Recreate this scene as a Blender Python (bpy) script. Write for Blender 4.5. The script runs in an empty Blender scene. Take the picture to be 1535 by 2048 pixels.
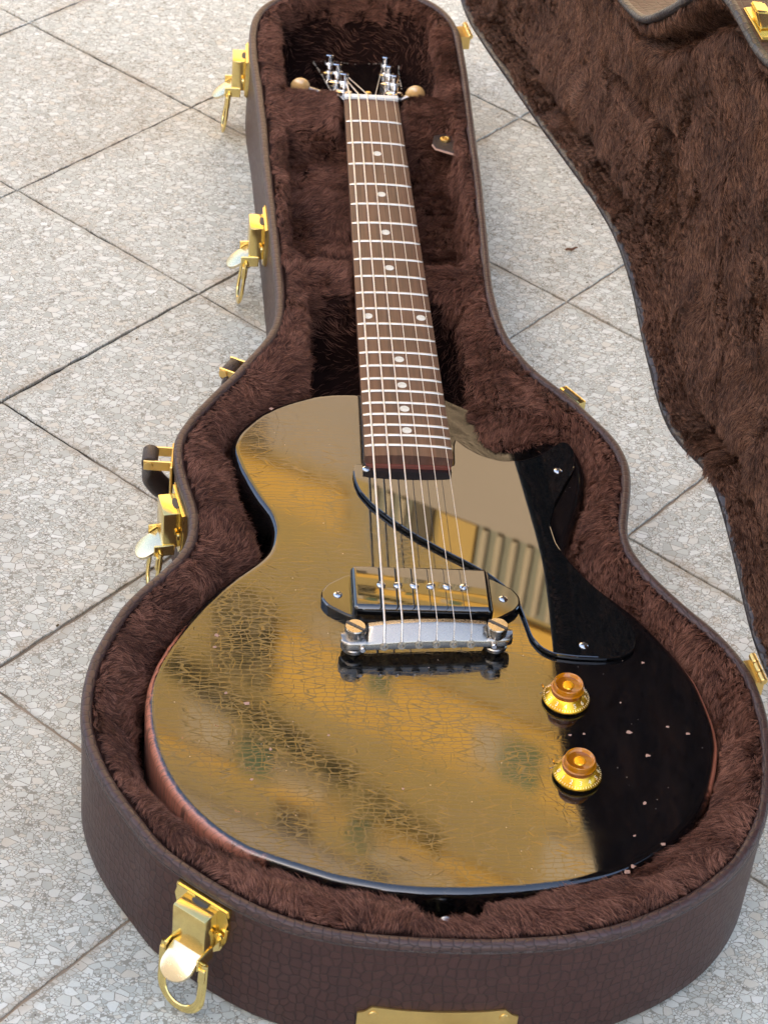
import bpy, bmesh, math, random
import numpy as np
from mathutils import Matrix, Vector, Euler

random.seed(7)
rng = np.random.default_rng(7)
scene = bpy.context.scene
C = scene.collection
PI = math.pi

# ------------------------------------------------------------------ camera, sky, sun, exposure
def V(x, y, z):                      # plan millimetres (z = 0 on the fingerboard, ground at -80) -> metres
    return Vector((x / 1000.0, y / 1000.0, (z + 80.0) / 1000.0))

cam_data = bpy.data.cameras.new('camera')
cam = bpy.data.objects.new('camera', cam_data)
C.objects.link(cam)
cam.location = V(-160.574, -1642.128, 910.987)
cam.rotation_euler = (0.889513859, -0.0836815064, -0.0572759466)
cam_data.sensor_fit = 'VERTICAL'
cam_data.sensor_height = 36.0
cam_data.lens = 36.0 * 4660.23 / 2048.0
cam_data.clip_start = 0.05
cam_data.clip_end = 400.0
cam_data.dof.use_dof = True
cam_data.dof.focus_distance = 1.45
cam_data.dof.aperture_fstop = 27.0
scene.camera = cam

SUN_EL = math.radians(32.0)
SUN_AZ = math.atan2(-0.72, -0.69)            # direction towards the sun: behind the viewer, to the left
sun_dir = Vector((math.cos(SUN_EL) * math.sin(SUN_AZ), math.cos(SUN_EL) * math.cos(SUN_AZ), math.sin(SUN_EL)))
world = bpy.data.worlds.new('World')
scene.world = world
world.use_nodes = True
wn = world.node_tree
wn.nodes.clear()
sky = wn.nodes.new('ShaderNodeTexSky')
sky.sky_type = 'NISHITA'
sky.sun_disc = False
sky.sun_elevation = SUN_EL
sky.sun_rotation = SUN_AZ
sky.air_density = 1.0
sky.dust_density = 4.3
sky.ozone_density = 0.65
bg = wn.nodes.new('ShaderNodeBackground')
bg.inputs['Strength'].default_value = 0.15
wo = wn.nodes.new('ShaderNodeOutputWorld')
wn.links.new(sky.outputs['Color'], bg.inputs['Color'])
wn.links.new(bg.outputs['Background'], wo.inputs['Surface'])

sun_l = bpy.data.lights.new('sun', 'SUN')
sun_l.energy = 2.7
sun_l.angle = math.radians(0.5)
sun_l.color = (1.0, 0.93, 0.82)
sun = bpy.data.objects.new('sun', sun_l)
C.objects.link(sun)
sun.rotation_euler = (-sun_dir).to_track_quat('-Z', 'Y').to_euler()
sun.location = (-3, -3, 6)

vs = scene.view_settings
vs.view_transform = 'Standard'
vs.look = 'None'
vs.exposure = 2.05
vs.gamma = 1.0
vs.use_curve_mapping = False
scene.cycles.max_bounces = 8
scene.cycles.glossy_bounces = 4
scene.cycles.transmission_bounces = 6

# ------------------------------------------------------------------ node helpers
class Mat:
    def __init__(self, name):
        self.m = bpy.data.materials.new(name)
        self.m.use_nodes = True
        self.nt = self.m.node_tree
        self.nt.nodes.clear()
        self.out = self.n('ShaderNodeOutputMaterial')
        self.b = self.n('ShaderNodeBsdfPrincipled')
        self.l(self.b.outputs[0], self.out.inputs['Surface'])
    def n(self, t, **k):
        nd = self.nt.nodes.new(t)
        for a, v in k.items():
            setattr(nd, a, v)
        return nd
    def l(self, a, b):
        self.nt.links.new(a, b)
    def set(self, **k):
        names = {'color': 'Base Color', 'rough': 'Roughness', 'metal': 'Metallic', 'ior': 'IOR', 'coat': 'Coat Weight',
                 'coat_rough': 'Coat Roughness', 'spec': 'Specular IOR Level', 'trans': 'Transmission Weight',
                 'sheen': 'Sheen Weight', 'sss': 'Subsurface Weight', 'aniso': 'Anisotropic'}
        for a, v in k.items():
            s = self.b.inputs[names[a]]
            if hasattr(v, 'is_output') or isinstance(v, bpy.types.NodeSocket):
                self.l(v, s)
            elif isinstance(v, tuple):
                s.default_value = (v[0], v[1], v[2], 1.0)
            else:
                s.default_value = v
        return self
    def obj(self):
        return self.n('ShaderNodeTexCoord').outputs['Object']
    def uv(self):
        return self.n('ShaderNodeTexCoord').outputs['UV']
    def pos(self):
        return self.n('ShaderNodeNewGeometry').outputs['Position']
    def mapping(self, vec, scale=(1, 1, 1), loc=(0, 0, 0), rot=(0, 0, 0)):
        mp = self.n('ShaderNodeMapping')
        mp.inputs['Scale'].default_value = scale
        mp.inputs['Location'].default_value = loc
        mp.inputs['Rotation'].default_value = rot
        self.l(vec, mp.inputs['Vector'])
        return mp.outputs[0]
    def noise(self, vec, scale, detail=3.0, rough=0.55, color=False):
        nd = self.n('ShaderNodeTexNoise')
        nd.inputs['Scale'].default_value = scale
        nd.inputs['Detail'].default_value = detail
        nd.inputs['Roughness'].default_value = rough
        if vec is not None:
            self.l(vec, nd.inputs['Vector'])
        return nd.outputs['Color' if color else 'Fac']
    def voro(self, vec, scale, feature='F1', dims='3D', rnd=1.0):
        nd = self.n('ShaderNodeTexVoronoi', feature=feature, voronoi_dimensions=dims)
        nd.inputs['Scale'].default_value = scale
        nd.inputs['Randomness'].default_value = rnd
        self.l(vec, nd.inputs['Vector'])
        return nd
    def ramp(self, fac, stops, interp='LINEAR'):
        r = self.n('ShaderNodeValToRGB')
        r.color_ramp.interpolation = interp
        el = r.color_ramp.elements
        while len(el) < len(stops):
            el.new(0.5)
        for e, (p, c) in zip(el, stops):
            e.position = p
            e.color = (c, c, c, 1) if not isinstance(c, tuple) else (c[0], c[1], c[2], 1)
        self.l(fac, r.inputs['Fac'])
        return r.outputs['Color']
    def math(self, op, a, b=None, c=None, clamp=False):
        nd = self.n('ShaderNodeMath', operation=op)
        nd.use_clamp = clamp
        for i, v in enumerate((a, b, c)):
            if v is None:
                continue
            if isinstance(v, (int, float)):
                nd.inputs[i].default_value = v
            else:
                self.l(v, nd.inputs[i])
        return nd.outputs[0]
    def mix(self, fac, a, b, blend='MIX'):
        nd = self.n('ShaderNodeMix', data_type='RGBA', blend_type=blend)
        for s, v in ((nd.inputs[0], fac), (nd.inputs[6], a), (nd.inputs[7], b)):
            if isinstance(v, (int, float)):
                s.default_value = v
            elif isinstance(v, tuple):
                s.default_value = (v[0], v[1], v[2], 1)
            else:
                self.l(v, s)
        return nd.outputs[2]
    def vmath(self, op, a, b):
        nd = self.n('ShaderNodeVectorMath', operation=op)
        for i, v in enumerate((a, b)):
            if isinstance(v, tuple):
                nd.inputs[i].default_value = v
            else:
                self.l(v, nd.inputs[i])
        return nd.outputs[0]
    def bump(self, height, strength=0.5, dist=0.001, normal=None):
        nd = self.n('ShaderNodeBump')
        nd.inputs['Strength'].default_value = strength
        nd.inputs['Distance'].default_value = dist
        self.l(height, nd.inputs['Height'])
        if normal is not None:
            self.l(normal, nd.inputs['Normal'])
        self.l(nd.outputs[0], self.b.inputs['Normal'])
        return nd.outputs[0]

# ------------------------------------------------------------------ materials
M = {}

def terrazzo():
    t = Mat('terrazzo')
    p = t.pos()
    oi = t.n('ShaderNodeObjectInfo').outputs['Random']
    comb = t.n('ShaderNodeCombineXYZ')
    t.l(t.math('MULTIPLY', oi, 37.0), comb.inputs[0])
    t.l(t.math('MULTIPLY', oi, 91.0), comb.inputs[1])
    v = t.vmath('ADD', p, comb.outputs[0])
    warp = t.vmath('SCALE', t.vmath('SUBTRACT', t.noise(v, 420, 1, color=True), (0.5, 0.5, 0.5)), (0, 0, 0))
    warp.node.inputs['Scale'].default_value = 0.0006
    vw = t.vmath('ADD', v, warp)
    vbig = t.mapping(vw, (1.0, 1.25, 1), rot=(0, 0, 0.5))
    vsm = t.mapping(vw, (1.0, 1.45, 1), rot=(0, 0, -0.7))
    layers = []
    for vec, sc, drop, edge in ((vbig, 155, 0.70, 0.050), (vsm, 275, 0.40, 0.080), (vbig, 500, 0.15, 0.12)):
        col = t.voro(vec, sc, 'F1', '2D').outputs['Color']
        sep = t.n('ShaderNodeSeparateColor')
        t.l(col, sep.inputs[0])
        de = t.voro(vec, sc, 'DISTANCE_TO_EDGE', '2D').outputs['Distance']
        keep = t.math('GREATER_THAN', sep.outputs[0], drop)
        e = t.math('MULTIPLY', t.math('SUBTRACT', de, edge * 0.75), 1.0 / (edge * 0.5), clamp=True)
        layers.append((t.math('MULTIPLY', keep, e), sep, keep))
    m0 = t.noise(v, 60, 4)
    base = t.mix(m0, (0.24, 0.225, 0.178), (0.37, 0.35, 0.285))
    col = base
    mask = None
    for mk, sep, keep in reversed(layers):
        chip = t.ramp(sep.outputs[1], [(0.0, (0.45, 0.455, 0.385)), (0.15, (0.56, 0.565, 0.48)), (0.42, (0.655, 0.66, 0.57)),
                                       (0.70, (0.735, 0.735, 0.645)), (0.86, (0.62, 0.565, 0.44)), (1.0, (0.80, 0.80, 0.72))])
        col = t.mix(t.math('MULTIPLY', keep, t.math('SUBTRACT', 1.0, mk)), col, base)
        g = t.noise(v, 900, 2)
        chip = t.mix(t.math('MULTIPLY', g, 0.35), chip, (0.40, 0.38, 0.35))
        col = t.mix(mk, col, chip)
        mask = mk if mask is None else t.math('MAXIMUM', mask, mk)
    # weather stains: broad rusty blotches and grime
    st = t.ramp(t.noise(p, 4.5, 5, 0.62), [(0.52, 0.0), (0.72, 1.0)])
    col = t.mix(t.math('MULTIPLY', st, 0.40), col, (0.40, 0.27, 0.16), 'MULTIPLY')
    # rusty stain with its own shape on the stones beside the lid
    sp = t.n('ShaderNodeSeparateXYZ')
    t.l(p, sp.inputs[0])
    dx = t.math('SUBTRACT', sp.outputs[0], 0.170)
    dy = t.math('SUBTRACT', sp.outputs[1], -0.575)
    dd = t.math('SQRT', t.math('ADD', t.math('MULTIPLY', dx, dx), t.math('MULTIPLY', t.math('MULTIPLY', dy, dy), 0.35)))
    dd = t.math('ADD', dd, t.math('MULTIPLY', t.math('SUBTRACT', t.noise(p, 30, 5, 0.7), 0.5), 0.10))
    rust = t.ramp(dd, [(0.005, 0.85), (0.05, 0.0)])
    rust = t.math('MULTIPLY', rust, t.math('SUBTRACT', 1.0, t.math('MULTIPLY', mask, 0.6)))
    col = t.mix(rust, col, (0.36, 0.20, 0.10))
    gr = t.noise(p, 2.2, 3)
    col = t.mix(t.math('MULTIPLY', gr, 0.16), col, (0.50, 0.52, 0.54), 'MULTIPLY')
    # grime gathered along the tile edges
    ob = t.n('ShaderNodeSeparateXYZ')
    t.l(t.obj(), ob.inputs[0])
    ed = t.math('MAXIMUM', t.math('ABSOLUTE', ob.outputs[0]), t.math('ABSOLUTE', ob.outputs[1]))
    ed = t.math('ADD', ed, t.math('MULTIPLY', t.math('SUBTRACT', t.noise(p, 22, 4, 0.65), 0.55), 0.030))
    ed = t.ramp(t.math('MULTIPLY', ed, 10.0), [(0.915, 0.0), (1.0, 1.0)])
    col = t.mix(t.math('MULTIPLY', ed, 0.50), col, (0.34, 0.26, 0.175))
    # dark pits
    pit = t.math('LESS_THAN', t.voro(v, 75, 'F1', '2D').outputs['Distance'], 0.035)
    col = t.mix(t.math('MULTIPLY', pit, 0.8), col, (0.06, 0.05, 0.04))
    t.set(color=col, rough=t.ramp(t.noise(v, 300, 2), [(0.2, 0.50), (0.9, 0.72)]), spec=0.35)
    h = t.math('ADD', t.math('MULTIPLY', mask, 0.6), t.math('MULTIPLY', t.noise(v, 1400, 3), 0.5))
    t.bump(h, 0.35, 0.0006)
    return t.m
M['terrazzo'] = terrazzo()

def grout():
    t = Mat('joint_dirt')
    p = t.pos()
    sp = t.n('ShaderNodeSeparateXYZ')
    t.l(p, sp.inputs[0])
    g = t.math('ADD', t.math('ADD', t.math('MULTIPLY', sp.outputs[1], 1.1), t.math('MULTIPLY', sp.outputs[0], -2.2)), t.noise(p, 9, 4))
    tan = t.ramp(g, [(0.30, 1.0), (0.62, 0.0)])
    c = t.mix(tan, t.mix(t.noise(p, 40, 5), (0.016, 0.014, 0.012), (0.050, 0.040, 0.030)), t.mix(t.noise(p, 40, 5), (0.22, 0.165, 0.11), (0.40, 0.31, 0.22)))
    # past the laid tiles the same paving goes on
    dist = t.math('SQRT', t.math('ADD', t.math('MULTIPLY', sp.outputs[0], sp.outputs[0]), t.math('MULTIPLY', t.math('ADD', sp.outputs[1], 0.2), t.math('ADD', sp.outputs[1], 0.2))))
    far = t.math('GREATER_THAN', dist, 1.30)
    c = t.mix(far, c, t.mix(t.noise(p, 160, 5, 0.7), (0.40, 0.39, 0.33), (0.64, 0.63, 0.55)))
    t.set(color=c, rough=0.95)
    t.bump(t.noise(p, 700, 4), 0.6, 0.001)
    return t.m
M['grout'] = grout()

def leather(name, c1, c2, scale, rough=0.42, spec=0.5, use_uv=True, stretch=(1, 1, 1), bs=0.7, rnd=0.62):
    t = Mat(name)
    v = t.uv() if use_uv else t.obj()
    wv = t.vmath('SCALE', t.vmath('SUBTRACT', t.noise(v, 55, 2, color=True), (0.5, 0.5, 0.5)), (0, 0, 0))
    wv.node.inputs['Scale'].default_value = 0.007
    v2 = t.mapping(t.vmath('ADD', v, wv), stretch)
    dims = '2D' if use_uv else '3D'
    de = t.voro(v2, scale, 'DISTANCE_TO_EDGE', dims, rnd).outputs['Distance']
    cc = t.voro(v2, scale, 'F1', dims, rnd)
    sep = t.n('ShaderNodeSeparateColor')
    t.l(cc.outputs['Color'], sep.inputs[0])
    g = t.ramp(de, [(0.0, 0.0), (0.05, 0.75), (0.20, 1.0)])
    big = t.noise(v, 9, 4)
    col = t.mix(t.math('ADD', t.math('MULTIPLY', sep.outputs[0], 0.45), t.math('MULTIPLY', big, 0.5)), c1, c2)
    col = t.mix(g, (c1[0] * 0.42, c1[1] * 0.4, c1[2] * 0.4), col)
    scuff = t.ramp(t.noise(v, 120, 6, 0.72), [(0.66, 0.0), (0.78, 1.0)])
    col = t.mix(t.math('MULTIPLY', scuff, 0.22), col, (0.26, 0.20, 0.17))
    t.set(color=col, rough=t.math('ADD', rough - 0.08, t.math('MULTIPLY', t.noise(v, 180, 3), 0.2)), spec=spec)
    h = t.math('ADD', g, t.math('MULTIPLY', t.noise(v, 1500, 3), 0.16))
    t.bump(h, bs, 0.0007)
    return t.m
M['croc'] = leather('embossed_brown_leather', (0.038, 0.0145, 0.012), (0.064, 0.026, 0.021), 185, 0.42, 0.34, True, (1, 0.78, 1), 0.45, 0.52)
M['croc_rim'] = leather('embossed_rim_leather', (0.044, 0.021, 0.018), (0.080, 0.044, 0.039), 185, 0.38, 0.45, True, (1, 1, 1), 0.55)
M['croc_lid_rim'] = leather('dark_rim_leather', (0.020, 0.014, 0.014), (0.040, 0.028, 0.026), 170, 0.36, 0.6, True)
M['handle_leather'] = leather('handle_leather', (0.032, 0.017, 0.013), (0.055, 0.032, 0.025), 700, 0.36, 0.6, False)

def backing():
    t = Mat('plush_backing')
    t.set(color=t.mix(t.noise(t.obj(), 90, 4), (0.010, 0.005, 0.004), (0.022, 0.010, 0.008)), rough=1.0, spec=0.05)  # near-black backing; its dark colour deepens the shade where pits are bare
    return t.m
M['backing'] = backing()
def backing2():
    t = Mat('lid_plush_backing')
    t.set(color=t.mix(t.noise(t.obj(), 90, 4), (0.030, 0.013, 0.008), (0.060, 0.026, 0.016)), rough=1.0, spec=0.05)
    return t.m
M['lid_backing'] = backing2()

def fur(name, dark, mid, tip):
    t = Mat(name)
    hi = t.n('ShaderNodeHairInfo')
    r = t.math('ADD', t.math('MULTIPLY', hi.outputs['Random'], 0.55), t.math('MULTIPLY', t.noise(t.pos(), 26, 4, 0.62), 0.75))
    c = t.ramp(r, [(0.30, dark), (0.62, mid), (1.0, tip)])
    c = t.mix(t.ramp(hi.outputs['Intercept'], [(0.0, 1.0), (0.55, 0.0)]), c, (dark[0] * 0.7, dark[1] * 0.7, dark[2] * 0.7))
    t.set(color=c, rough=0.55, spec=0.22)
    return t.m
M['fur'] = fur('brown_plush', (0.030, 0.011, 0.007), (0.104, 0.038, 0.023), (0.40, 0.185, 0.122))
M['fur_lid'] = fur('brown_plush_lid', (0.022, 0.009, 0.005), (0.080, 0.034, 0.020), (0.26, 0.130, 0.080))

def gold(name='gold_plate', c=(0.90, 0.70, 0.27), rough=0.16):
    t = Mat(name)
    o = t.obj()
    w = t.ramp(t.noise(o, 160, 6, 0.7), [(0.35, 0.0), (0.75, 1.0)])
    t.set(color=t.mix(t.math('MULTIPLY', w, 0.35), c, (c[0] * 0.75, c[1] * 0.68, c[2] * 0.75)), metal=1.0,
          rough=t.math('ADD', rough - 0.05, t.math('MULTIPLY', t.noise(o, 420, 5, 0.7), rough)))
    t.bump(t.noise(o, 300, 3), 0.03, 0.0003)
    return t.m
M['gold'] = gold()
M['brass'] = gold('brass_plate', (0.80, 0.56, 0.20), 0.26)
M['nickel'] = gold('aged_nickel', (0.40, 0.37, 0.325), 0.22)
M['chrome'] = gold('polished_nickel', (0.80, 0.79, 0.77), 0.10)
M['lever'] = gold('worn_gilt', (0.80, 0.69, 0.46), 0.2)
M['string'] = gold('steel_string', (0.96, 0.94, 0.89), 0.32)
M['fret'] = gold('fret_wire', (0.72, 0.70, 0.64), 0.28)

def lacquer():
    t = Mat('crazed_black_lacquer')
    o = t.obj()
    wv = t.vmath('SCALE', t.vmath('SUBTRACT', t.noise(o, 38, 3, color=True), (0.5, 0.5, 0.5)), (0, 0, 0))
    wv.node.inputs['Scale'].default_value = 0.006
    v = t.vmath('ADD', o, wv)
    d1 = t.voro(t.mapping(v, (0.14, 1.0, 0.0)), 310, 'DISTANCE_TO_EDGE', '2D', 0.85).outputs['Distance']
    d2 = t.voro(t.mapping(v, (0.62, 1.0, 0.0), (3.1, 1.7, 0)), 270, 'DISTANCE_TO_EDGE', '2D', 0.55).outputs['Distance']
    d3 = t.voro(t.mapping(v, (1.0, 1.0, 0.0), (7.1, 4.7, 0)), 95, 'DISTANCE_TO_EDGE', '2D', 1.0).outputs['Distance']
    l1 = t.ramp(d1, [(0.0, 1.0), (0.030, 0.5), (0.058, 0.0)])
    l2 = t.ramp(d2, [(0.0, 0.9), (0.022, 0.45), (0.042, 0.0)])
    l3 = t.ramp(d3, [(0.0, 1.0), (0.011, 0.6), (0.022, 0.0)])
    k1 = t.ramp(t.noise(o, 14, 4), [(0.34, 0.1), (0.48, 1.0)])
    k2 = t.ramp(t.noise(t.mapping(o, loc=(4, 2, 0)), 16, 4), [(0.34, 0.15), (0.52, 0.85)])
    k3 = t.ramp(t.noise(t.mapping(o, loc=(9, 5, 0)), 12, 3), [(0.44, 0.0), (0.54, 1.0)])
    sp = t.n('ShaderNodeSeparateXYZ')
    t.l(o, sp.inputs[0])
    zone = t.ramp(t.math('ADD', t.math('MULTIPLY', sp.outputs[1], -3.0), 0.6), [(0.15, 0.25), (0.5, 1.0)])
    ln = t.math('MAXIMUM', t.math('MAXIMUM', t.math('MULTIPLY', l1, k1), t.math('MULTIPLY', l2, k2)), t.math('MULTIPLY', l3, k3))
    zx = t.ramp(t.math('ADD', t.math('MULTIPLY', sp.outputs[0], 5.0), 0.5), [(0.72, 1.0), (0.92, 0.06)])
    ln = t.math('MULTIPLY', t.math('MULTIPLY', ln, zone), zx)
    # bare wood where the lacquer is rubbed off the edge on the lower bass side
    ge = t.n('ShaderNodeNewGeometry')
    sn = t.n('ShaderNodeSeparateXYZ')
    t.l(ge.outputs['Normal'], sn.inputs[0])
    side = t.ramp(t.math('ADD', sn.outputs[2], t.math('MULTIPLY', t.math('SUBTRACT', t.noise(o, 200, 3), 0.5), 0.2)), [(0.86, 1.0), (0.97, 0.0)])
    ax = t.math('ADD', sp.outputs[0], 0.150)
    ay = t.math('ADD', sp.outputs[1], 0.085)
    da = t.math('SQRT', t.math('ADD', t.math('MULTIPLY', ax, ax), t.math('MULTIPLY', t.math('MULTIPLY', ay, ay), 0.55)))
    da = t.math('ADD', da, t.math('MULTIPLY', t.math('SUBTRACT', t.noise(o, 60, 5, 0.7), 0.5), 0.05))
    worn = t.math('MULTIPLY', t.ramp(da, [(0.062, 1.0), (0.080, 0.0)]), side)
    bx = t.math('SUBTRACT', sp.outputs[0], 0.162)
    by = t.math('ADD', sp.outputs[1], 0.062)
    db = t.math('SQRT', t.math('ADD', t.math('MULTIPLY', bx, bx), t.math('MULTIPLY', t.math('MULTIPLY', by, by), 0.16)))
    db = t.math('ADD', db, t.math('MULTIPLY', t.math('SUBTRACT', t.noise(o, 120, 5, 0.7), 0.5), 0.03))
    side2 = t.ramp(sn.outputs[2], [(0.72, 1.0), (0.93, 0.0)])
    worn2 = t.math('MULTIPLY', t.ramp(db, [(0.016, 1.0), (0.026, 0.0)]), side2)
    worn = t.math('MAXIMUM', worn, worn2)
    grain = t.noise(t.mapping(o, (60, 60, 900)), 1.0, 4)
    grain2 = t.noise(t.mapping(o, (900, 160, 900), rot=(0, 0, 0.5)), 1.0, 3)
    wood = t.mix(grain2, (0.62, 0.180, 0.090), (0.84, 0.34, 0.20))
    wood = t.mix(t.math('MULTIPLY', grain, 0.4), wood, (0.30, 0.10, 0.06))
    # tiny dust and dings
    du = t.math('LESS_THAN', t.voro(t.mapping(o, (1, 1, 0)), 85, 'F1', '2D').outputs['Distance'], t.math('MULTIPLY', t.noise(o, 25, 2), 0.050))
    du = t.math('MULTIPLY', du, t.math('GREATER_THAN', t.noise(o, 31, 2), 0.60))
    col = t.mix(worn, (0.0035, 0.0035, 0.0042), wood)
    col = t.mix(t.math('MULTIPLY', ln, 0.8), col, (0.034, 0.027, 0.013))
    col = t.mix(t.math('MULTIPLY', du, 0.7), col, (0.42, 0.33, 0.28))
    smear = t.ramp(t.noise(t.mapping(o, (14, 30, 1), rot=(0, 0, 0.3)), 1.0, 5, 0.6), [(0.50, 0.0), (0.80, 1.0)])
    r = t.math('ADD', 0.042, t.math('MULTIPLY', smear, 0.06))
    r = t.math('MAXIMUM', r, t.math('MULTIPLY', ln, 0.22))
    r = t.math('MAXIMUM', r, t.math('MULTIPLY', worn, 0.55))
    t.set(color=col, rough=r, ior=1.98)
    h = t.math('SUBTRACT', t.math('MULTIPLY', t.noise(o, 20, 1), 0.02), ln)
    t.bump(h, 0.16, 0.00010)
    return t.m
M['lacquer'] = lacquer()

def plastic(name, c, rough=0.05, wob=0.004):
    t = Mat(name)
    o = t.obj()
    scr = t.ramp(t.noise(t.mapping(o, (40, 900, 40), rot=(0, 0, 0.9)), 1.0, 5, 0.7), [(0.60, 0.0), (0.8, 1.0)])
    t.set(color=c, rough=t.math('ADD', rough, t.math('MULTIPLY', scr, 0.05)), ior=2.05)
    t.bump(t.noise(o, 34, 2), wob, 0.0004)
    return t.m
M['black_plastic'] = plastic('black_plastic', (0.004, 0.004, 0.0045), 0.04)
M['guard'] = plastic('black_guard', (0.004, 0.005, 0.0055), 0.010, 0.001)
M['neck_black'] = plastic('black_neck_lacquer', (0.004, 0.0035, 0.0035), 0.10)
M['nut'] = plastic('bone_nut', (0.66, 0.68, 0.66), 0.3)
M['cream'] = plastic('cream_button', (0.72, 0.44, 0.17), 0.22)
M['dark_hole'] = plastic('dark_recess', (0.01, 0.007, 0.005), 0.6)

def rosewood():
    t = Mat('rosewood')
    o = t.obj()
    g = t.noise(t.mapping(o, (420, 14, 60)), 1.0, 5, 0.65)
    g2 = t.noise(t.mapping(o, (90, 5, 30), (2, 0, 0)), 1.0, 3)
    c = t.ramp(g, [(0.25, (0.045, 0.020, 0.013)), (0.55, (0.115, 0.055, 0.036)), (0.85, (0.185, 0.095, 0.062))])
    c = t.mix(t.math('MULTIPLY', t.ramp(g2, [(0.45, 0.0), (0.75, 1.0)]), 0.55), c, (0.175, 0.068, 0.036))
    blotch = t.ramp(t.noise(o, 55, 4), [(0.45, 0.0), (0.75, 1.0)])
    c = t.mix(t.math('MULTIPLY', blotch, 0.3), c, (0.055, 0.030, 0.022))
    t.set(color=c, rough=0.42, spec=0.45)
    t.bump(g, 0.25, 0.0003)
    return t.m
M['rosewood'] = rosewood()

def mahogany():
    t = Mat('mahogany')
    o = t.obj()
    g = t.noise(t.mapping(o, (30, 300, 500)), 1.0, 4)
    t.set(color=t.mix(g, (0.10, 0.022, 0.014), (0.21, 0.052, 0.030)), rough=0.35)
    return t.m
M['mahogany'] = mahogany()

def pearl():
    t = Mat('pearl_inlay')
    o = t.obj()
    n = t.noise(o, 260, 3)
    t.set(color=t.ramp(n, [(0.3, (0.52, 0.52, 0.45)), (0.6, (0.68, 0.68, 0.62)), (0.8, (0.46, 0.51, 0.48))]), rough=0.25)
    return t.m
M['pearl'] = pearl()

def amber(name, c, rough=0.08, trans=0.0):
    t = Mat(name)
    o = t.obj()
    n = t.noise(o, 150, 3)
    t.set(color=t.mix(n, c, (min(1, c[0] * 1.15), c[1] * 0.82, c[2] * 0.6)), rough=rough, ior=1.5, trans=trans, coat=0.35, coat_rough=0.05)
    return t.m
M['amber_skirt'] = amber('gold_under_amber', (0.95, 0.58, 0.035), 0.24)
M['amber_skirt'].node_tree.nodes['Principled BSDF'].inputs['Metallic'].default_value = 0.8
M['amber'] = amber('amber_plastic', (0.56, 0.225, 0.004), 0.08, 0.25)
M['amber_deep'] = amber('deep_amber', (0.27, 0.095, 0.006), 0.08, 0.0)
M['numeral'] = plastic('numeral_print', (0.92, 0.86, 0.66), 0.5)

def stucco(name, c, var=0.18, spec=0.2):
    t = Mat(name)
    p = t.obj()
    n = t.noise(p, 2.2, 5, 0.6)
    c2 = (c[0] * (1 - var), c[1] * (1 - var * 1.2), c[2] * (1 - var * 1.3))
    t.set(color=t.mix(n, c, c2), rough=0.9, spec=spec)
    t.bump(t.noise(p, 120, 4), 0.3, 0.004)
    return t.m
M['ochre'] = stucco('ochre_stucco', (0.66, 0.37, 0.060), 0.22)
M['olive'] = stucco('olive_ochre_stucco', (0.38, 0.265, 0.085), 0.25)
M['greige'] = stucco('grey_brown_stucco', (0.35, 0.275, 0.19), 0.10)
M['beige'] = stucco('beige_stone', (0.45, 0.355, 0.215), 0.2)
M['grey_green'] = stucco('grey_green_render', (0.245, 0.225, 0.145), 0.2)
M['ochre_pale'] = stucco('pale_ochre_stucco', (0.50, 0.315, 0.085), 0.2)
M['umber'] = stucco('umber_paint', (0.24, 0.175, 0.075), 0.3)
M['shutter'] = stucco('green_paint', (0.13, 0.19, 0.10), 0.3)
M['brownwood'] = stucco('dark_brown_wood', (0.13, 0.10, 0.055), 0.3)
M['white_wall'] = stucco('white_wall_paint', (0.74, 0.72, 0.68), 0.1)
M['leaf'] = stucco('leaf', (0.085, 0.095, 0.040), 0.4)
M['twig'] = stucco('dry_twig', (0.16, 0.075, 0.04), 0.4)
M['pale_edge'] = stucco('pale_worn_edge', (0.46, 0.42, 0.35), 0.4)
M['wood_chip'] = stucco('bare_wood_chip', (0.52, 0.33, 0.25), 0.3)

# ------------------------------------------------------------------ object helpers
def empty(name, loc, label=None, cat=None, group=None):
    o = bpy.data.objects.new(name, None)
    o.empty_display_size = 0.05
    C.objects.link(o)
    o.location = loc
    if label: o['label'] = label
    if cat: o['category'] = cat
    if group: o['group'] = group
    return o

def wloc(o):
    v = Vector((0, 0, 0))
    while o is not None:
        v += o.location
        o = o.parent
    return v

def link(o, parent):
    C.objects.link(o)
    if parent is not None:
        o.parent = parent

def mesh_obj(name, verts, faces, mat, parent=None, smooth=False, world=True, uvs=None, sharp=None, kind=None, label=None):
    """verts in metres; world=True: world coordinates, shifted to the parent's origin"""
    me = bpy.data.meshes.new(name)
    vv = np.array(verts, dtype=float).reshape(-1, 3)
    if world and parent is not None:
        vv = vv - np.array(wloc(parent))
    me.from_pydata(vv.tolist(), [], [tuple(int(i) for i in f) for f in faces])
    me.update()
    if uvs is not None:
        ul = me.uv_layers.new(name='UVMap')
        li = np.empty(len(me.loops), dtype=np.int32)
        me.loops.foreach_get('vertex_index', li)
        if isinstance(uvs, dict):
            arr = np.concatenate([np.array(uvs['loops'])], 0)
        else:
            arr = np.array(uvs)[li]
        ul.data.foreach_set('uv', arr.astype(np.float32).ravel())
    if smooth:
        me.polygons.foreach_set('use_smooth', [True] * len(me.polygons))
        if sharp:
            me.set_sharp_from_angle(angle=math.radians(sharp))
    me.materials.append(mat)
    o = bpy.data.objects.new(name, me)
    link(o, parent)
    if kind: o['kind'] = kind
    if label: o['label'] = label
    return o

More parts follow.
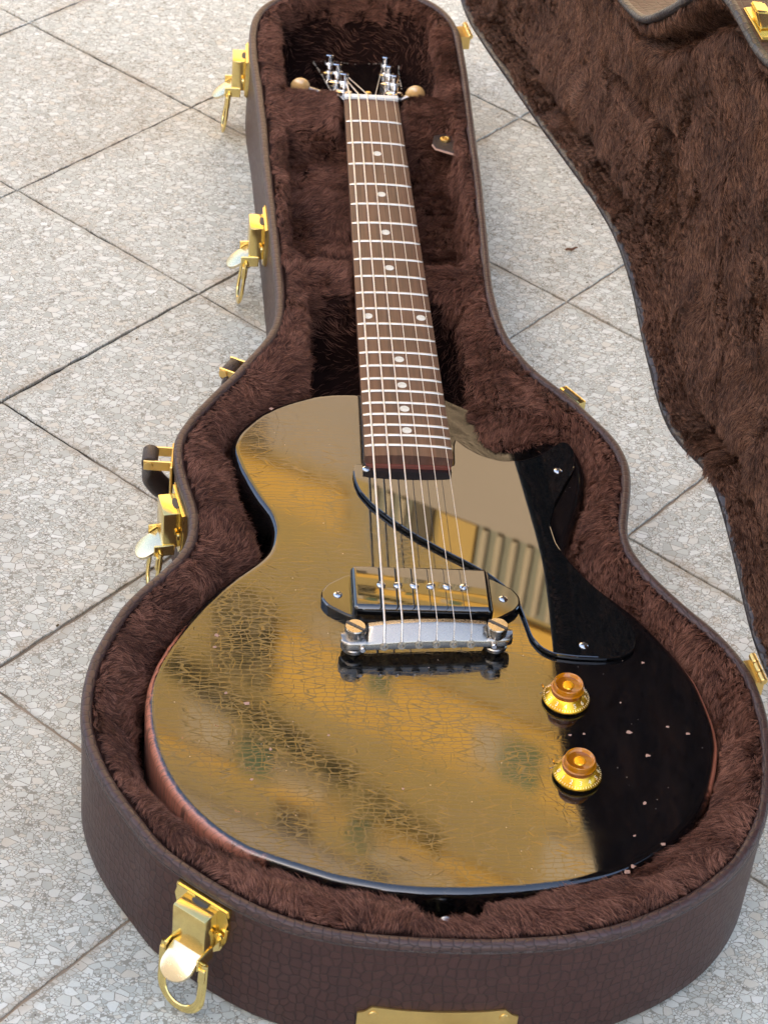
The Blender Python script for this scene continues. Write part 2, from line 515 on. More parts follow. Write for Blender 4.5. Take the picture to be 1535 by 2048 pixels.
def bm_obj(name, bm, mat, parent=None, smooth=True, sharp=35, kind=None, label=None):
    """bmesh built in the parent's local frame (metres)"""
    me = bpy.data.meshes.new(name)
    bmesh.ops.recalc_face_normals(bm, faces=bm.faces)
    bm.to_mesh(me)
    bm.free()
    if smooth:
        me.polygons.foreach_set('use_smooth', [True] * len(me.polygons))
        me.set_sharp_from_angle(angle=math.radians(sharp))
    me.materials.append(mat)
    o = bpy.data.objects.new(name, me)
    link(o, parent)
    if kind: o['kind'] = kind
    if label: o['label'] = label
    return o

def inst(name, src, parent, loc=(0, 0, 0), rot=(0, 0, 0), scale=(1, 1, 1)):
    o = bpy.data.objects.new(name, src.data)
    link(o, parent)
    o.location = loc
    o.rotation_euler = rot
    o.scale = scale
    return o

def bm_box(bm, c, s, rot=None, bevel=0.0, seg=2):
    r = bmesh.ops.create_cube(bm, size=1.0)
    vs_ = r['verts']
    bmesh.ops.scale(bm, vec=Vector(s), verts=vs_)
    if bevel > 0:
        es = list({e for v in vs_ for e in v.link_edges})
        rb = bmesh.ops.bevel(bm, geom=es, offset=bevel, segments=seg, affect='EDGES', profile=0.5)
        vs_ = list({v for f in rb['faces'] for v in f.verts} | {v for v in vs_ if v.is_valid})
    if rot is not None:
        bmesh.ops.rotate(bm, cent=(0, 0, 0), matrix=Euler(rot).to_matrix(), verts=vs_)
    bmesh.ops.translate(bm, vec=Vector(c), verts=vs_)
    return vs_

def bm_lathe(bm, prof, c=(0, 0, 0), seg=32, axis=None, cap=True):
    """profile (r, z) revolved about z, optionally turned to an axis"""
    q = Vector((0, 0, 1)).rotation_difference(Vector(axis).normalized()).to_matrix() if axis is not None else Matrix.Identity(3)
    rings = []
    for r, z in prof:
        if r < 1e-7:
            rings.append([bm.verts.new(q @ Vector((0, 0, z)) + Vector(c))])
        else:
            rings.append([bm.verts.new(q @ Vector((r * math.cos(2 * PI * k / seg), r * math.sin(2 * PI * k / seg), z)) + Vector(c)) for k in range(seg)])
    for a, b in zip(rings[:-1], rings[1:]):
        for k in range(seg):
            k2 = (k + 1) % seg
            if len(a) == 1 and len(b) == 1:
                continue
            if len(a) == 1:
                bm.faces.new((a[0], b[k], b[k2]))
            elif len(b) == 1:
                bm.faces.new((a[k], b[0], a[k2]))
            else:
                bm.faces.new((a[k], b[k], b[k2], a[k2]))
    if cap:
        for rg in (rings[0], rings[-1]):
            if len(rg) > 2:
                bm.faces.new(rg)

def bm_tube(bm, pts, r, seg=8, flat=1.0, up=Vector((0, 0, 1))):
    pts = [Vector(p) for p in pts]
    rings = []
    for i, p in enumerate(pts):
        t = (pts[min(i + 1, len(pts) - 1)] - pts[max(i - 1, 0)]).normalized()
        a = t.cross(up)
        if a.length < 1e-4:
            a = t.cross(Vector((1, 0, 0)))
        a.normalize()
        b = a.cross(t).normalized()
        rr = r[i] if isinstance(r, (list, tuple)) else r
        rings.append([bm.verts.new(p + a * rr * math.cos(2 * PI * k / seg) + b * rr * flat * math.sin(2 * PI * k / seg)) for k in range(seg)])
    for A, B in zip(rings[:-1], rings[1:]):
        for k in range(seg):
            k2 = (k + 1) % seg
            bm.faces.new((A[k], A[k2], B[k2], B[k]))
    bm.faces.new(rings[0][::-1])
    bm.faces.new(rings[-1])

def bm_prism(bm, poly, z0, z1, bevel=0.0, seg=2):
    """extruded outline (x, y) from z0 to z1, top edge rounded"""
    vb = [bm.verts.new((x, y, z0)) for x, y in poly]
    vt = [bm.verts.new((x, y, z1)) for x, y in poly]
    n = len(poly)
    ft = bm.faces.new(vt)
    bm.faces.new(vb[::-1])
    for k in range(n):
        bm.faces.new((vb[k], vb[(k + 1) % n], vt[(k + 1) % n], vt[k]))
    if bevel > 0:
        bm.normal_update()
        bmesh.ops.bevel(bm, geom=list(ft.edges), offset=bevel, segments=seg, affect='EDGES', profile=0.5)
    return ft

def offset_poly(P, d):
    """shift a closed outline along its inward normal by d (array-safe)"""
    P = np.asarray(P, float)
    T = np.roll(P, -1, 0) - np.roll(P, 1, 0)
    T /= np.linalg.norm(T, axis=1)[:, None] + 1e-12
    area = 0.5 * np.sum(P[:, 0] * np.roll(P[:, 1], -1) - np.roll(P[:, 0], -1) * P[:, 1])
    N = np.stack([-T[:, 1], T[:, 0]], 1) * (1 if area > 0 else -1)
    return P + N * d

def sdf_poly(X, Y, P):
    """signed distance, positive inside"""
    P = np.asarray(P, float)
    X = X.ravel(); Y = Y.ravel()
    best = np.full(X.shape, 1e9)
    ins = np.zeros(X.shape, bool)
    for (ax, ay), (bx, by) in zip(P, np.roll(P, -1, 0)):
        ex, ey = bx - ax, by - ay
        t = np.clip(((X - ax) * ex + (Y - ay) * ey) / (ex * ex + ey * ey + 1e-12), 0, 1)
        best = np.minimum(best, (X - ax - t * ex) ** 2 + (Y - ay - t * ey) ** 2)
        cr = ((ay > Y) != (by > Y))
        with np.errstate(divide='ignore', invalid='ignore'):
            xi = ax + (Y - ay) * ex / (ey if abs(ey) > 1e-9 else 1e-9)
        ins ^= cr & (X < xi)
    return np.where(ins, 1, -1) * np.sqrt(best)

def sstep(a, b, x):
    t = np.clip((x - a) / (b - a), 0, 1)
    return t * t * (3 - 2 * t)

def wave_noise(P, wl, seed, n=7):
    r = np.random.default_rng(seed)
    out = np.zeros(len(P))
    for k in range(n):
        d = r.normal(size=3); d /= np.linalg.norm(d)
        out += np.sin(P @ d * (2 * PI / (wl * r.uniform(0.7, 1.5))) + r.uniform(0, 6.28))
    return out / math.sqrt(n)

FUR_D = 1.7
CASE=[[-77.8,155.9],[-81.3,151.0],[-84.4,145.9],[-87.0,140.6],[-89.1,135.0],[-90.8,129.3],[-92.2,123.5],[-93.3,117.6],[-94.1,111.6],[-94.7,105.6],[-95.1,99.7],[-95.5,93.7],[-95.7,87.6],[-95.7,81.6],[-95.7,75.6],[-95.6,69.6],[-95.5,63.6],[-95.4,57.6],[-95.2,51.6],[-94.8,45.6],[-94.4,39.6],[-94.0,33.6],[-93.6,27.6],[-93.2,21.6],[-92.7,15.6],[-92.4,9.6],[-92.1,3.6],[-91.8,-2.4],[-91.5,-8.4],[-91.2,-14.4],[-91.0,-20.4],[-90.7,-26.4],[-90.4,-32.5],[-90.2,-38.5],[-89.9,-44.5],[-89.7,-50.5],[-89.5,-56.5],[-89.4,-62.5],[-89.2,-68.5],[-89.1,-74.5],[-88.9,-80.5],[-88.8,-86.5],[-88.6,-92.6],[-88.5,-98.6],[-88.3,-104.6],[-88.1,-110.6],[-87.9,-116.6],[-87.6,-122.6],[-87.3,-128.6],[-87.0,-134.6],[-86.7,-140.6],[-86.4,-146.6],[-86.1,-152.6],[-85.9,-158.6],[-85.7,-164.7],[-85.4,-170.7],[-85.2,-176.7],[-85.0,-182.7],[-84.8,-188.7],[-84.6,-194.7],[-84.4,-200.7],[-84.1,-206.7],[-83.9,-212.7],[-83.7,-218.7],[-83.5,-224.7],[-83.3,-230.8],[-83.0,-236.8],[-82.8,-242.8],[-82.6,-248.8],[-82.4,-254.8],[-82.2,-260.8],[-82.0,-266.8],[-81.8,-272.8],[-81.7,-278.8],[-81.6,-284.8],[-81.6,-290.9],[-81.8,-296.9],[-82.0,-302.9],[-82.4,-308.9],[-83.1,-314.8],[-84.1,-320.7],[-85.4,-326.5],[-87.2,-332.3],[-89.3,-337.9],[-91.7,-343.4],[-94.3,-348.8],[-97.1,-354.1],[-99.9,-359.4],[-102.8,-364.7],[-105.6,-370.0],[-108.5,-375.3],[-111.3,-380.6],[-114.3,-385.8],[-117.4,-391.0],[-120.5,-396.1],[-123.6,-401.2],[-126.7,-406.4],[-129.7,-411.6],[-132.6,-416.9],[-135.5,-422.1],[-138.3,-427.4],[-141.0,-432.8],[-143.5,-438.3],[-145.8,-443.8],[-147.8,-449.5],[-149.3,-455.3],[-150.2,-461.1],[-150.5,-467.1],[-150.4,-473.1],[-150.0,-479.1],[-149.4,-485.0],[-148.4,-490.9],[-147.3,-496.8],[-146.1,-502.7],[-144.8,-508.6],[-143.4,-514.5],[-142.2,-520.3],[-141.1,-526.2],[-140.4,-532.2],[-140.1,-538.2],[-140.2,-544.1],[-140.7,-550.1],[-141.7,-556.0],[-143.2,-561.7],[-145.4,-567.3],[-148.1,-572.6],[-151.2,-577.7],[-154.5,-582.8],[-157.9,-587.7],[-161.5,-592.5],[-165.1,-597.3],[-168.6,-602.2],[-171.9,-607.2],[-175.1,-612.3],[-178.1,-617.5],[-180.6,-622.9],[-182.9,-628.5],[-185.0,-634.1],[-187.1,-639.7],[-189.1,-645.4],[-191.0,-651.1],[-192.9,-656.8],[-194.5,-662.6],[-195.7,-668.4],[-196.7,-674.3],[-197.5,-680.3],[-198.1,-686.3],[-198.5,-692.3],[-198.7,-698.3],[-198.7,-704.3],[-198.4,-710.3],[-197.8,-716.2],[-196.9,-722.1],[-195.6,-728.0],[-194.2,-733.8],[-192.5,-739.6],[-190.6,-745.3],[-188.5,-750.9],[-186.2,-756.4],[-183.6,-761.9],[-181.0,-767.3],[-178.1,-772.6],[-175.2,-777.8],[-172.1,-783.0],[-169.0,-788.1],[-165.9,-793.3],[-162.9,-798.5],[-159.7,-803.5],[-156.1,-808.3],[-152.1,-812.7],[-147.8,-816.9],[-143.4,-821.0],[-138.9,-825.0],[-134.4,-828.9],[-129.7,-832.7],[-125.0,-836.5],[-120.2,-840.1],[-115.3,-843.6],[-110.3,-846.9],[-105.2,-850.0],[-100.0,-852.9],[-94.6,-855.5],[-89.0,-857.9],[-83.4,-860.0],[-77.7,-861.8],[-71.9,-863.4],[-66.1,-864.9],[-60.2,-866.1],[-54.3,-867.2],[-48.4,-868.1],[-42.4,-868.8],[-36.4,-869.3],[-30.4,-869.8],[-24.4,-870.2],[-18.4,-870.5],[-12.4,-870.7],[-6.4,-870.8],[-0.4,-870.9],[5.6,-870.9],[11.6,-870.8],[17.6,-870.7],[23.6,-870.4],[29.6,-870.0],[35.6,-869.6],[41.6,-869.1],[47.6,-868.4],[53.5,-867.5],[59.4,-866.3],[65.3,-865.0],[71.1,-863.5],[76.9,-861.9],[82.6,-860.1],[88.2,-858.0],[93.7,-855.6],[99.1,-853.0],[104.5,-850.4],[109.8,-847.6],[115.1,-844.6],[120.2,-841.5],[125.2,-838.2],[130.1,-834.7],[134.8,-831.0],[139.4,-827.2],[143.8,-823.1],[148.1,-818.9],[152.1,-814.5],[156.0,-809.8],[159.5,-805.0],[162.9,-800.0],[166.0,-794.9],[168.9,-789.7],[171.6,-784.3],[174.0,-778.8],[176.1,-773.2],[178.0,-767.5],[179.7,-761.7],[181.2,-755.9],[182.6,-750.1],[183.9,-744.2],[185.1,-738.3],[186.1,-732.4],[187.1,-726.5],[187.9,-720.5],[188.6,-714.5],[189.1,-708.6],[189.4,-702.6],[189.6,-696.6],[189.6,-690.6],[189.4,-684.6],[188.9,-678.6],[188.3,-672.6],[187.4,-666.7],[186.2,-660.8],[184.6,-655.0],[182.8,-649.3],[180.6,-643.7],[178.1,-638.3],[175.4,-632.9],[172.5,-627.7],[169.3,-622.6],[165.9,-617.6],[162.4,-612.8],[159.0,-607.8],[155.8,-602.8],[152.7,-597.6],[149.6,-592.5],[146.6,-587.3],[143.7,-582.0],[140.9,-576.7],[138.3,-571.3],[136.0,-565.7],[134.0,-560.1],[132.4,-554.3],[131.3,-548.5],[131.0,-542.6],[131.3,-536.6],[132.0,-530.7],[133.0,-524.8],[134.2,-518.9],[135.4,-513.0],[136.6,-507.1],[137.8,-501.2],[138.9,-495.3],[139.8,-489.3],[140.7,-483.4],[141.3,-477.4],[141.6,-471.4],[141.5,-465.5],[140.9,-459.5],[139.9,-453.6],[138.6,-447.8],[136.7,-442.1],[134.5,-436.5],[131.9,-431.1],[129.1,-425.8],[126.2,-420.6],[123.3,-415.3],[120.5,-410.0],[117.6,-404.7],[114.5,-399.6],[111.2,-394.6],[107.8,-389.6],[104.3,-384.7],[100.8,-379.9],[97.3,-375.0],[94.0,-370.0],[91.0,-364.8],[88.2,-359.5],[85.7,-354.0],[83.5,-348.4],[81.4,-342.8],[79.5,-337.1],[77.9,-331.4],[76.6,-325.5],[75.5,-319.6],[74.5,-313.7],[73.8,-307.7],[73.3,-301.7],[72.9,-295.7],[72.6,-289.7],[72.4,-283.7],[72.1,-277.7],[71.8,-271.7],[71.7,-265.7],[71.8,-259.7],[71.9,-253.7],[72.2,-247.7],[72.4,-241.7],[72.6,-235.7],[72.9,-229.6],[73.1,-223.6],[73.4,-217.6],[73.6,-211.6],[73.8,-205.6],[74.1,-199.6],[74.3,-193.6],[74.5,-187.6],[74.7,-181.6],[75.0,-175.6],[75.2,-169.6],[75.4,-163.6],[75.7,-157.5],[75.9,-151.5],[76.1,-145.5],[76.3,-139.5],[76.6,-133.5],[76.7,-127.5],[76.9,-121.5],[77.0,-115.5],[77.1,-109.5],[77.2,-103.5],[77.4,-97.4],[77.5,-91.4],[77.6,-85.4],[77.7,-79.4],[77.8,-73.4],[78.0,-67.4],[78.1,-61.4],[78.2,-55.4],[78.3,-49.3],[78.4,-43.3],[78.6,-37.3],[78.7,-31.3],[78.9,-25.3],[79.0,-19.3],[79.2,-13.3],[79.3,-7.3],[79.5,-1.3],[79.6,4.8],[79.8,10.8],[80.0,16.8],[80.1,22.8],[80.2,28.8],[80.4,34.8],[80.4,40.8],[80.5,46.8],[80.5,52.9],[80.5,58.9],[80.5,64.9],[80.5,70.9],[80.5,76.9],[80.5,82.9],[80.5,88.9],[80.5,94.9],[80.5,101.0],[80.4,107.0],[80.1,113.0],[79.4,118.9],[78.6,124.9],[77.6,130.8],[76.4,136.7],[74.8,142.4],[72.9,148.1],[70.5,153.6],[67.8,158.9],[64.7,164.0],[61.1,168.7],[57.0,172.9],[52.3,176.5],[47.2,179.5],[41.7,181.8],[36.1,183.8],[30.3,185.6],[24.6,187.2],[18.7,188.4],[12.8,189.1],[6.8,189.4],[0.8,189.6],[-5.2,189.7],[-11.2,189.5],[-17.2,189.0],[-23.1,188.2],[-29.1,187.4],[-34.9,186.3],[-40.6,184.7],[-46.1,182.5],[-51.4,179.7],[-56.6,176.7],[-61.5,173.3],[-65.9,169.4],[-70.1,165.1],[-74.1,160.6]]
BODY=[[-26.6,-379.9],[-30.6,-380.0],[-34.6,-380.2],[-38.6,-380.4],[-42.6,-380.7],[-46.6,-381.2],[-50.5,-382.0],[-54.4,-382.8],[-58.2,-384.0],[-62.0,-385.4],[-65.7,-386.9],[-69.3,-388.6],[-72.9,-390.3],[-76.5,-392.2],[-80.0,-394.1],[-83.4,-396.3],[-86.6,-398.6],[-89.7,-401.1],[-92.8,-403.7],[-95.7,-406.4],[-98.3,-409.4],[-100.8,-412.6],[-103.2,-415.8],[-105.5,-419.1],[-107.6,-422.5],[-109.6,-426.0],[-111.2,-429.6],[-112.3,-433.4],[-113.2,-437.3],[-113.8,-441.2],[-113.8,-445.2],[-113.4,-449.2],[-112.7,-453.1],[-111.8,-457.0],[-110.8,-460.9],[-109.8,-464.8],[-108.5,-468.6],[-107.1,-472.3],[-105.8,-476.1],[-104.4,-479.9],[-102.9,-483.6],[-101.4,-487.3],[-99.9,-491.0],[-98.3,-494.7],[-96.6,-498.3],[-94.8,-501.9],[-93.0,-505.5],[-91.4,-509.1],[-90.3,-513.0],[-89.5,-516.9],[-88.9,-520.8],[-88.7,-524.8],[-89.0,-528.8],[-89.4,-532.8],[-90.1,-536.7],[-91.2,-540.5],[-92.7,-544.2],[-94.7,-547.6],[-97.1,-550.8],[-99.7,-553.9],[-102.5,-556.7],[-105.3,-559.6],[-108.2,-562.4],[-111.0,-565.3],[-113.7,-568.2],[-116.3,-571.2],[-119.0,-574.2],[-121.6,-577.3],[-124.1,-580.4],[-126.4,-583.7],[-128.7,-586.9],[-131.1,-590.2],[-133.3,-593.5],[-135.4,-597.0],[-137.4,-600.4],[-139.3,-603.9],[-141.3,-607.4],[-143.2,-611.0],[-145.0,-614.5],[-146.8,-618.1],[-148.6,-621.7],[-150.4,-625.3],[-152.2,-628.9],[-153.7,-632.6],[-155.2,-636.3],[-156.7,-640.0],[-158.1,-643.8],[-159.3,-647.6],[-160.3,-651.5],[-161.3,-655.4],[-162.2,-659.3],[-162.8,-663.2],[-163.2,-667.2],[-163.6,-671.2],[-163.9,-675.2],[-163.8,-679.2],[-163.6,-683.2],[-163.4,-687.2],[-163.1,-691.2],[-162.7,-695.2],[-162.1,-699.2],[-161.5,-703.1],[-160.8,-707.1],[-160.1,-711.0],[-159.2,-714.9],[-158.1,-718.8],[-156.9,-722.6],[-155.7,-726.4],[-154.4,-730.2],[-152.8,-733.9],[-151.2,-737.5],[-149.5,-741.2],[-147.7,-744.8],[-145.7,-748.2],[-143.6,-751.7],[-141.5,-755.1],[-139.3,-758.4],[-136.9,-761.6],[-134.3,-764.7],[-131.8,-767.8],[-129.0,-770.7],[-126.3,-773.6],[-123.4,-776.5],[-120.4,-779.1],[-117.3,-781.6],[-114.1,-784.0],[-110.9,-786.4],[-107.6,-788.6],[-104.0,-790.3],[-100.3,-791.9],[-96.6,-793.5],[-92.9,-795.1],[-89.2,-796.6],[-85.5,-798.2],[-81.8,-799.6],[-78.1,-801.1],[-74.3,-802.6],[-70.6,-804.0],[-66.8,-805.5],[-63.1,-806.8],[-59.2,-807.9],[-55.3,-808.8],[-51.4,-809.6],[-47.5,-810.5],[-43.6,-811.3],[-39.6,-812.2],[-35.7,-813.0],[-31.8,-813.6],[-27.8,-814.0],[-23.8,-814.4],[-19.8,-814.8],[-15.8,-815.2],[-11.8,-815.4],[-7.8,-815.4],[-3.8,-815.4],[0.2,-815.4],[4.2,-815.4],[8.3,-815.3],[12.3,-815.2],[16.3,-814.9],[20.3,-814.6],[24.3,-814.3],[28.3,-814.0],[32.2,-813.7],[36.2,-813.3],[40.2,-812.9],[44.2,-812.3],[48.2,-811.7],[52.1,-811.1],[56.1,-810.5],[60.1,-809.9],[64.0,-809.2],[67.9,-808.2],[71.7,-807.1],[75.6,-806.0],[79.4,-804.8],[83.2,-803.6],[87.0,-802.2],[90.7,-800.7],[94.3,-799.0],[98.0,-797.3],[101.5,-795.4],[104.9,-793.3],[108.3,-791.2],[111.5,-788.8],[114.7,-786.4],[117.9,-784.0],[121.0,-781.4],[124.1,-778.8],[127.1,-776.2],[130.0,-773.4],[132.8,-770.6],[135.6,-767.7],[138.4,-764.8],[140.9,-761.7],[143.3,-758.5],[145.6,-755.2],[147.8,-751.8],[149.7,-748.4],[151.6,-744.8],[153.5,-741.3],[155.1,-737.6],[156.4,-733.8],[157.6,-730.0],[158.9,-726.2],[160.1,-722.4],[161.2,-718.5],[162.2,-714.7],[163.1,-710.8],[164.0,-706.8],[164.8,-702.9],[165.2,-698.9],[165.4,-694.9],[165.5,-690.9],[165.5,-686.9],[165.2,-682.9],[164.8,-679.0],[164.4,-675.0],[163.9,-671.0],[163.4,-667.0],[162.7,-663.1],[162.1,-659.1],[161.4,-655.1],[160.6,-651.2],[159.5,-647.4],[158.1,-643.6],[156.6,-639.9],[155.1,-636.2],[153.4,-632.6],[151.7,-629.0],[149.9,-625.4],[148.0,-621.8],[146.2,-618.2],[144.4,-614.7],[142.5,-611.2],[140.5,-607.7],[138.5,-604.2],[136.5,-600.7],[134.5,-597.2],[132.4,-593.8],[130.0,-590.6],[127.5,-587.5],[125.0,-584.3],[122.5,-581.2],[120.0,-578.1],[117.4,-575.0],[114.8,-572.0],[112.1,-569.0],[109.5,-565.9],[107.1,-562.7],[104.9,-559.4],[102.7,-556.1],[100.5,-552.7],[98.4,-549.3],[97.0,-545.6],[96.0,-541.8],[95.5,-537.9],[96.0,-534.0],[97.0,-530.1],[98.1,-526.3],[99.2,-522.4],[100.4,-518.6],[101.7,-514.8],[103.0,-511.0],[104.3,-507.2],[105.6,-503.4],[106.9,-499.6],[108.1,-495.8],[109.3,-492.0],[110.4,-488.1],[111.5,-484.3],[112.6,-480.4],[113.6,-476.5],[114.5,-472.6],[115.3,-468.7],[115.9,-464.7],[116.5,-460.8],[116.8,-456.8],[116.7,-452.8],[116.5,-448.8],[116.1,-444.8],[115.5,-440.9],[114.3,-437.1],[113.0,-433.3],[111.1,-430.1],[108.2,-428.5],[104.8,-429.1],[101.6,-431.2],[98.7,-433.9],[96.0,-436.8],[93.3,-439.8],[90.4,-442.6],[87.3,-445.1],[84.1,-447.5],[80.8,-449.7],[77.3,-451.5],[73.5,-452.8],[69.7,-453.7],[65.8,-453.5],[61.9,-452.6],[58.1,-451.5],[54.5,-449.9],[51.0,-448.0],[47.6,-445.8],[44.7,-443.2],[42.2,-440.2],[39.7,-437.0],[37.5,-433.7],[35.8,-430.1],[34.4,-426.4],[33.2,-422.5],[32.4,-418.7],[32.0,-414.7],[31.9,-410.7],[31.7,-406.7],[31.6,-402.7],[31.5,-398.7],[31.5,-394.7],[31.4,-390.6],[31.4,-386.6],[31.3,-382.7],[30.8,-379.1],[28.9,-377.1],[25.4,-376.8],[21.4,-377.0],[17.4,-377.3],[13.4,-377.5],[9.4,-377.7],[5.4,-378.0],[1.4,-378.2],[-2.6,-378.5],[-6.6,-378.7],[-10.6,-378.9],[-14.6,-379.2],[-18.6,-379.4],[-22.6,-379.7]]

# ------------------------------------------------------------------ ground: one sheet, stone tiles laid on it
def build_ground():
    S = 40.0
    g = mesh_obj('ground', [(-S, -S, -0.0021), (S, -S, -0.0021), (S, S, -0.0021), (-S, S, -0.0021)], [(0, 1, 2, 3)], M['grout'], None)
    g['kind'] = 'structure'
    a = 0.811554510
    c, s = math.cos(a), math.sin(a)
    ox, oy, T = -0.278434, -0.028031, 0.200
    j = 0.0014
    # one tile: slab with softly worn arrises
    bm = bmesh.new()
    n = 26
    h = T / 2 - j / 2
    rr = random.Random(3)
    poly = []
    for k in range(4):
        p0 = ((-h, -h), (h, -h), (h, h), (-h, h))[k]
        p1 = ((-h, -h), (h, -h), (h, h), (-h, h))[(k + 1) % 4]
        for q in range(n):
            t = q / n
            x = p0[0] + (p1[0] - p0[0]) * t
            y = p0[1] + (p1[1] - p0[1]) * t
            w = 0.0 if q == 0 else rr.uniform(-0.0009, 0.0002)
            x += w * (1 if abs(p0[0] - p1[0]) < 1e-6 and p0[0] > 0 else (-1 if abs(p0[0] - p1[0]) < 1e-6 else 0))
            y += w * (1 if abs(p0[1] - p1[1]) < 1e-6 and p0[1] > 0 else (-1 if abs(p0[1] - p1[1]) < 1e-6 else 0))
            poly.append((x, y))
    bm_prism(bm, poly, -0.012, 0.0, 0.0006, 2)
    me = bpy.data.meshes.new('tile')
    bmesh.ops.recalc_face_normals(bm, faces=bm.faces)
    bm.to_mesh(me); bm.free()
    me.materials.append(M['terrazzo'])
    rz = random.Random(11)
    for i in range(-14, 16):
        for k in range(-14, 16):
            x = ox + T * ((i + .5) * c + (k + .5) * s)
            y = oy + T * ((i + .5) * s - (k + .5) * c)
            if (x * x + (y + 0.2) ** 2) > 1.85 ** 2:
                continue
            if not (-1.35 < x < 1.45 and -1.65 < y < 1.2):
                continue
            o = bpy.data.objects.new('tile', me)
            link(o, g)
            o.location = (x, y, -0.0006 + rz.uniform(-0.0006, 0.0006))
            o.rotation_euler = (rz.uniform(-.002, .002), rz.uniform(-.002, .002), a + rz.uniform(-.0012, .0012))
    return g
ground = build_ground()

# ------------------------------------------------------------------ the ochre house whose facade the lacquer mirrors
def build_house():
    al = math.radians(61)
    d = Vector((math.sin(al), -math.cos(al), 0))
    nrm = Vector((-math.cos(al), -math.sin(al), 0))
    Q = Vector((0.61, 4.36, 0))
    root = empty('house', Q, 'ochre painted house front with balconies, seen only mirrored in the black guitar top', 'house')
    def box(bm, t0, t1, h0, h1, o0, o1):
        P = []
        for t in (t0, t1):
            for h in (h0, h1):
                for o in (o0, o1):
                    P.append(bm.verts.new(d * t + nrm * o + Vector((0, 0, h))))
        for f in ((0, 1, 3, 2), (4, 6, 7, 5), (0, 4, 5, 1), (2, 3, 7, 6), (0, 2, 6, 4), (1, 5, 7, 3)):
            bm.faces.new([P[i] for i in f])
    def part(name, mat, boxes, parent=root, label=None):
        bm = bmesh.new()
        for b in boxes:
            box(bm, *b)
        o = bm_obj(name, bm, mat, parent, smooth=False)
        if label: o['label'] = label
        return o
    T0, T1 = -4.5, 3.2
    part('ground_storey_wall', M['greige'], [(T0, T1, 0.0, 4.30, -0.4, 0.0)])
    part('wall', M['olive'], [(T0, T1, 4.30, 7.6, -0.4, -0.02)])
    # ochre bands painted along the facade
    part('string_course', M['ochre'], [(T0, -0.14, 4.38, 4.56, -0.02, 0.0)])
    part('string_course', M['ochre_pale'], [(0.215, 0.345, 4.305, 4.50, -0.02, 0.0)])
    part('string_course', M['ochre'], [(0.36, T1, 4.66, 4.80, -0.02, 0.0)])
    part('string_course', M['ochre'], [(-0.36, T1, 5.12, 5.48, -0.02, 0.0)])
    part('string_course', M['ochre'], [(T0, T1, 5.98, 6.06, -0.02, -0.004)])
    part('string_course', M['ochre'], [(0.40, T1, 6.10, 6.30, -0.02, 0.0)])
    part('string_course', M['greige'], [(T0, T1, 6.26, 6.60, -0.02, 0.0)])
    part('cornice', M['beige'], [(T0, T1, 7.6, 7.8, -0.5, 0.25)])
    # balustrades of flat posts in front of a grey-green screen
    for (t0, t1) in ((-0.06, 0.105), (0.355, 0.68), (1.2, 2.4), (-2.2, -1.1)):
        bal = part('balustrade', M['grey_green'], [(t0, t1, 4.303, 4.62, -0.02, -0.006)])
        k = max(3, int(round((t1 - t0) / 0.056)))
        for q in range(k):
            tc = t0 + (q + .5) * (t1 - t0) / k
            bm = bmesh.new()
            p = d * tc + nrm * 0.002
            bm_lathe(bm, [(0.012, 4.303), (0.014, 4.36), (0.013, 4.44), (0.012, 4.60)], (p.x, p.y, 0), 8)
            bm_obj('baluster', bm, M['beige'], bal)
    part('door_panel', M['brownwood'], [(0.112, 0.185, 4.303, 4.47, -0.02, 0.0)])
    # windows with green or brown shutters
    for (t, h, w, hh, mm) in ((-0.48, 5.80, 0.14, 0.20, 'shutter'), (0.02, 5.13, 0.10, 0.14, 'shutter'), (0.57, 5.20, 0.16, 0.24, 'shutter'), (0.01, 5.97, 0.10, 0.17, 'shutter'),
                              (-0.63, 5.05, 0.25, 0.44, 'umber'), (-0.31, 6.06, 0.16, 0.16, 'brownwood'), (-2.2, 5.3, 0.6, 0.9, 'shutter'), (1.5, 5.6, 0.5, 0.8, 'shutter'),
                              (0.10, 6.22, 0.14, 0.14, 'brownwood'), (-0.60, 4.20, 0.14, 0.14, 'brownwood')):
        f = part('window', M[mm], [(t, t + w, h, h + hh, -0.02, 0.004)])
        for q in range(1, 6):
            part('slat', M[mm], [(t + .008, t + w - .008, h + hh * q / 6 - .008, h + hh * q / 6 + .008, 0.004, 0.010)], f)
    # pale stone panels between the windows
    for (t0, t1, h0, h1) in ((-0.73, -0.52, 5.70, 5.94), (0.80, 1.05, 5.62, 5.90), (0.12, 0.48, 6.08, 6.20), (-0.33, -0.10, 5.86, 5.97), (0.46, 0.57, 5.20, 5.42), (-0.22, -0.02, 4.98, 5.10)):
        part('stone_panel', M['beige'], [(t0, t1, h0, h1, -0.02, 0.003)])
    # a creeper hanging in a loose line over the string course
    bm = bmesh.new()
    rr = random.Random(5)
    for q in range(620):
        u = rr.random()
        if q < 330:
            t, h = -0.86 + 0.88 * u + rr.gauss(0, 0.015), 5.52 + 0.27 * u + rr.gauss(0, 0.022)
        elif q < 430:
            t, h = 0.07 + 0.30 * u + rr.gauss(0, 0.012), 5.83 + 0.10 * u + rr.gauss(0, 0.020)
        elif q < 500:
            t, h = -0.60 + 0.22 * u + rr.gauss(0, 0.02), 5.28 + rr.gauss(0, 0.13)
        p = d * t + nrm * rr.uniform(0.01, 0.03) + Vector((0, 0, h))
        e1 = Vector((rr.gauss(0, 1), rr.gauss(0, 1), rr.gauss(0, 1))).normalized() * 0.028
        e2 = Vector((rr.gauss(0, 1), rr.gauss(0, 1), rr.gauss(0, 1))).normalized() * 0.016
        bm.faces.new([bm.verts.new(p + e) for e in (e1, e2, -e1, -e2)])
    cr = bm_obj('creeper', bm, M['leaf'], root, smooth=False)
    cr['kind'] = 'stuff'
    return root
house = build_house()

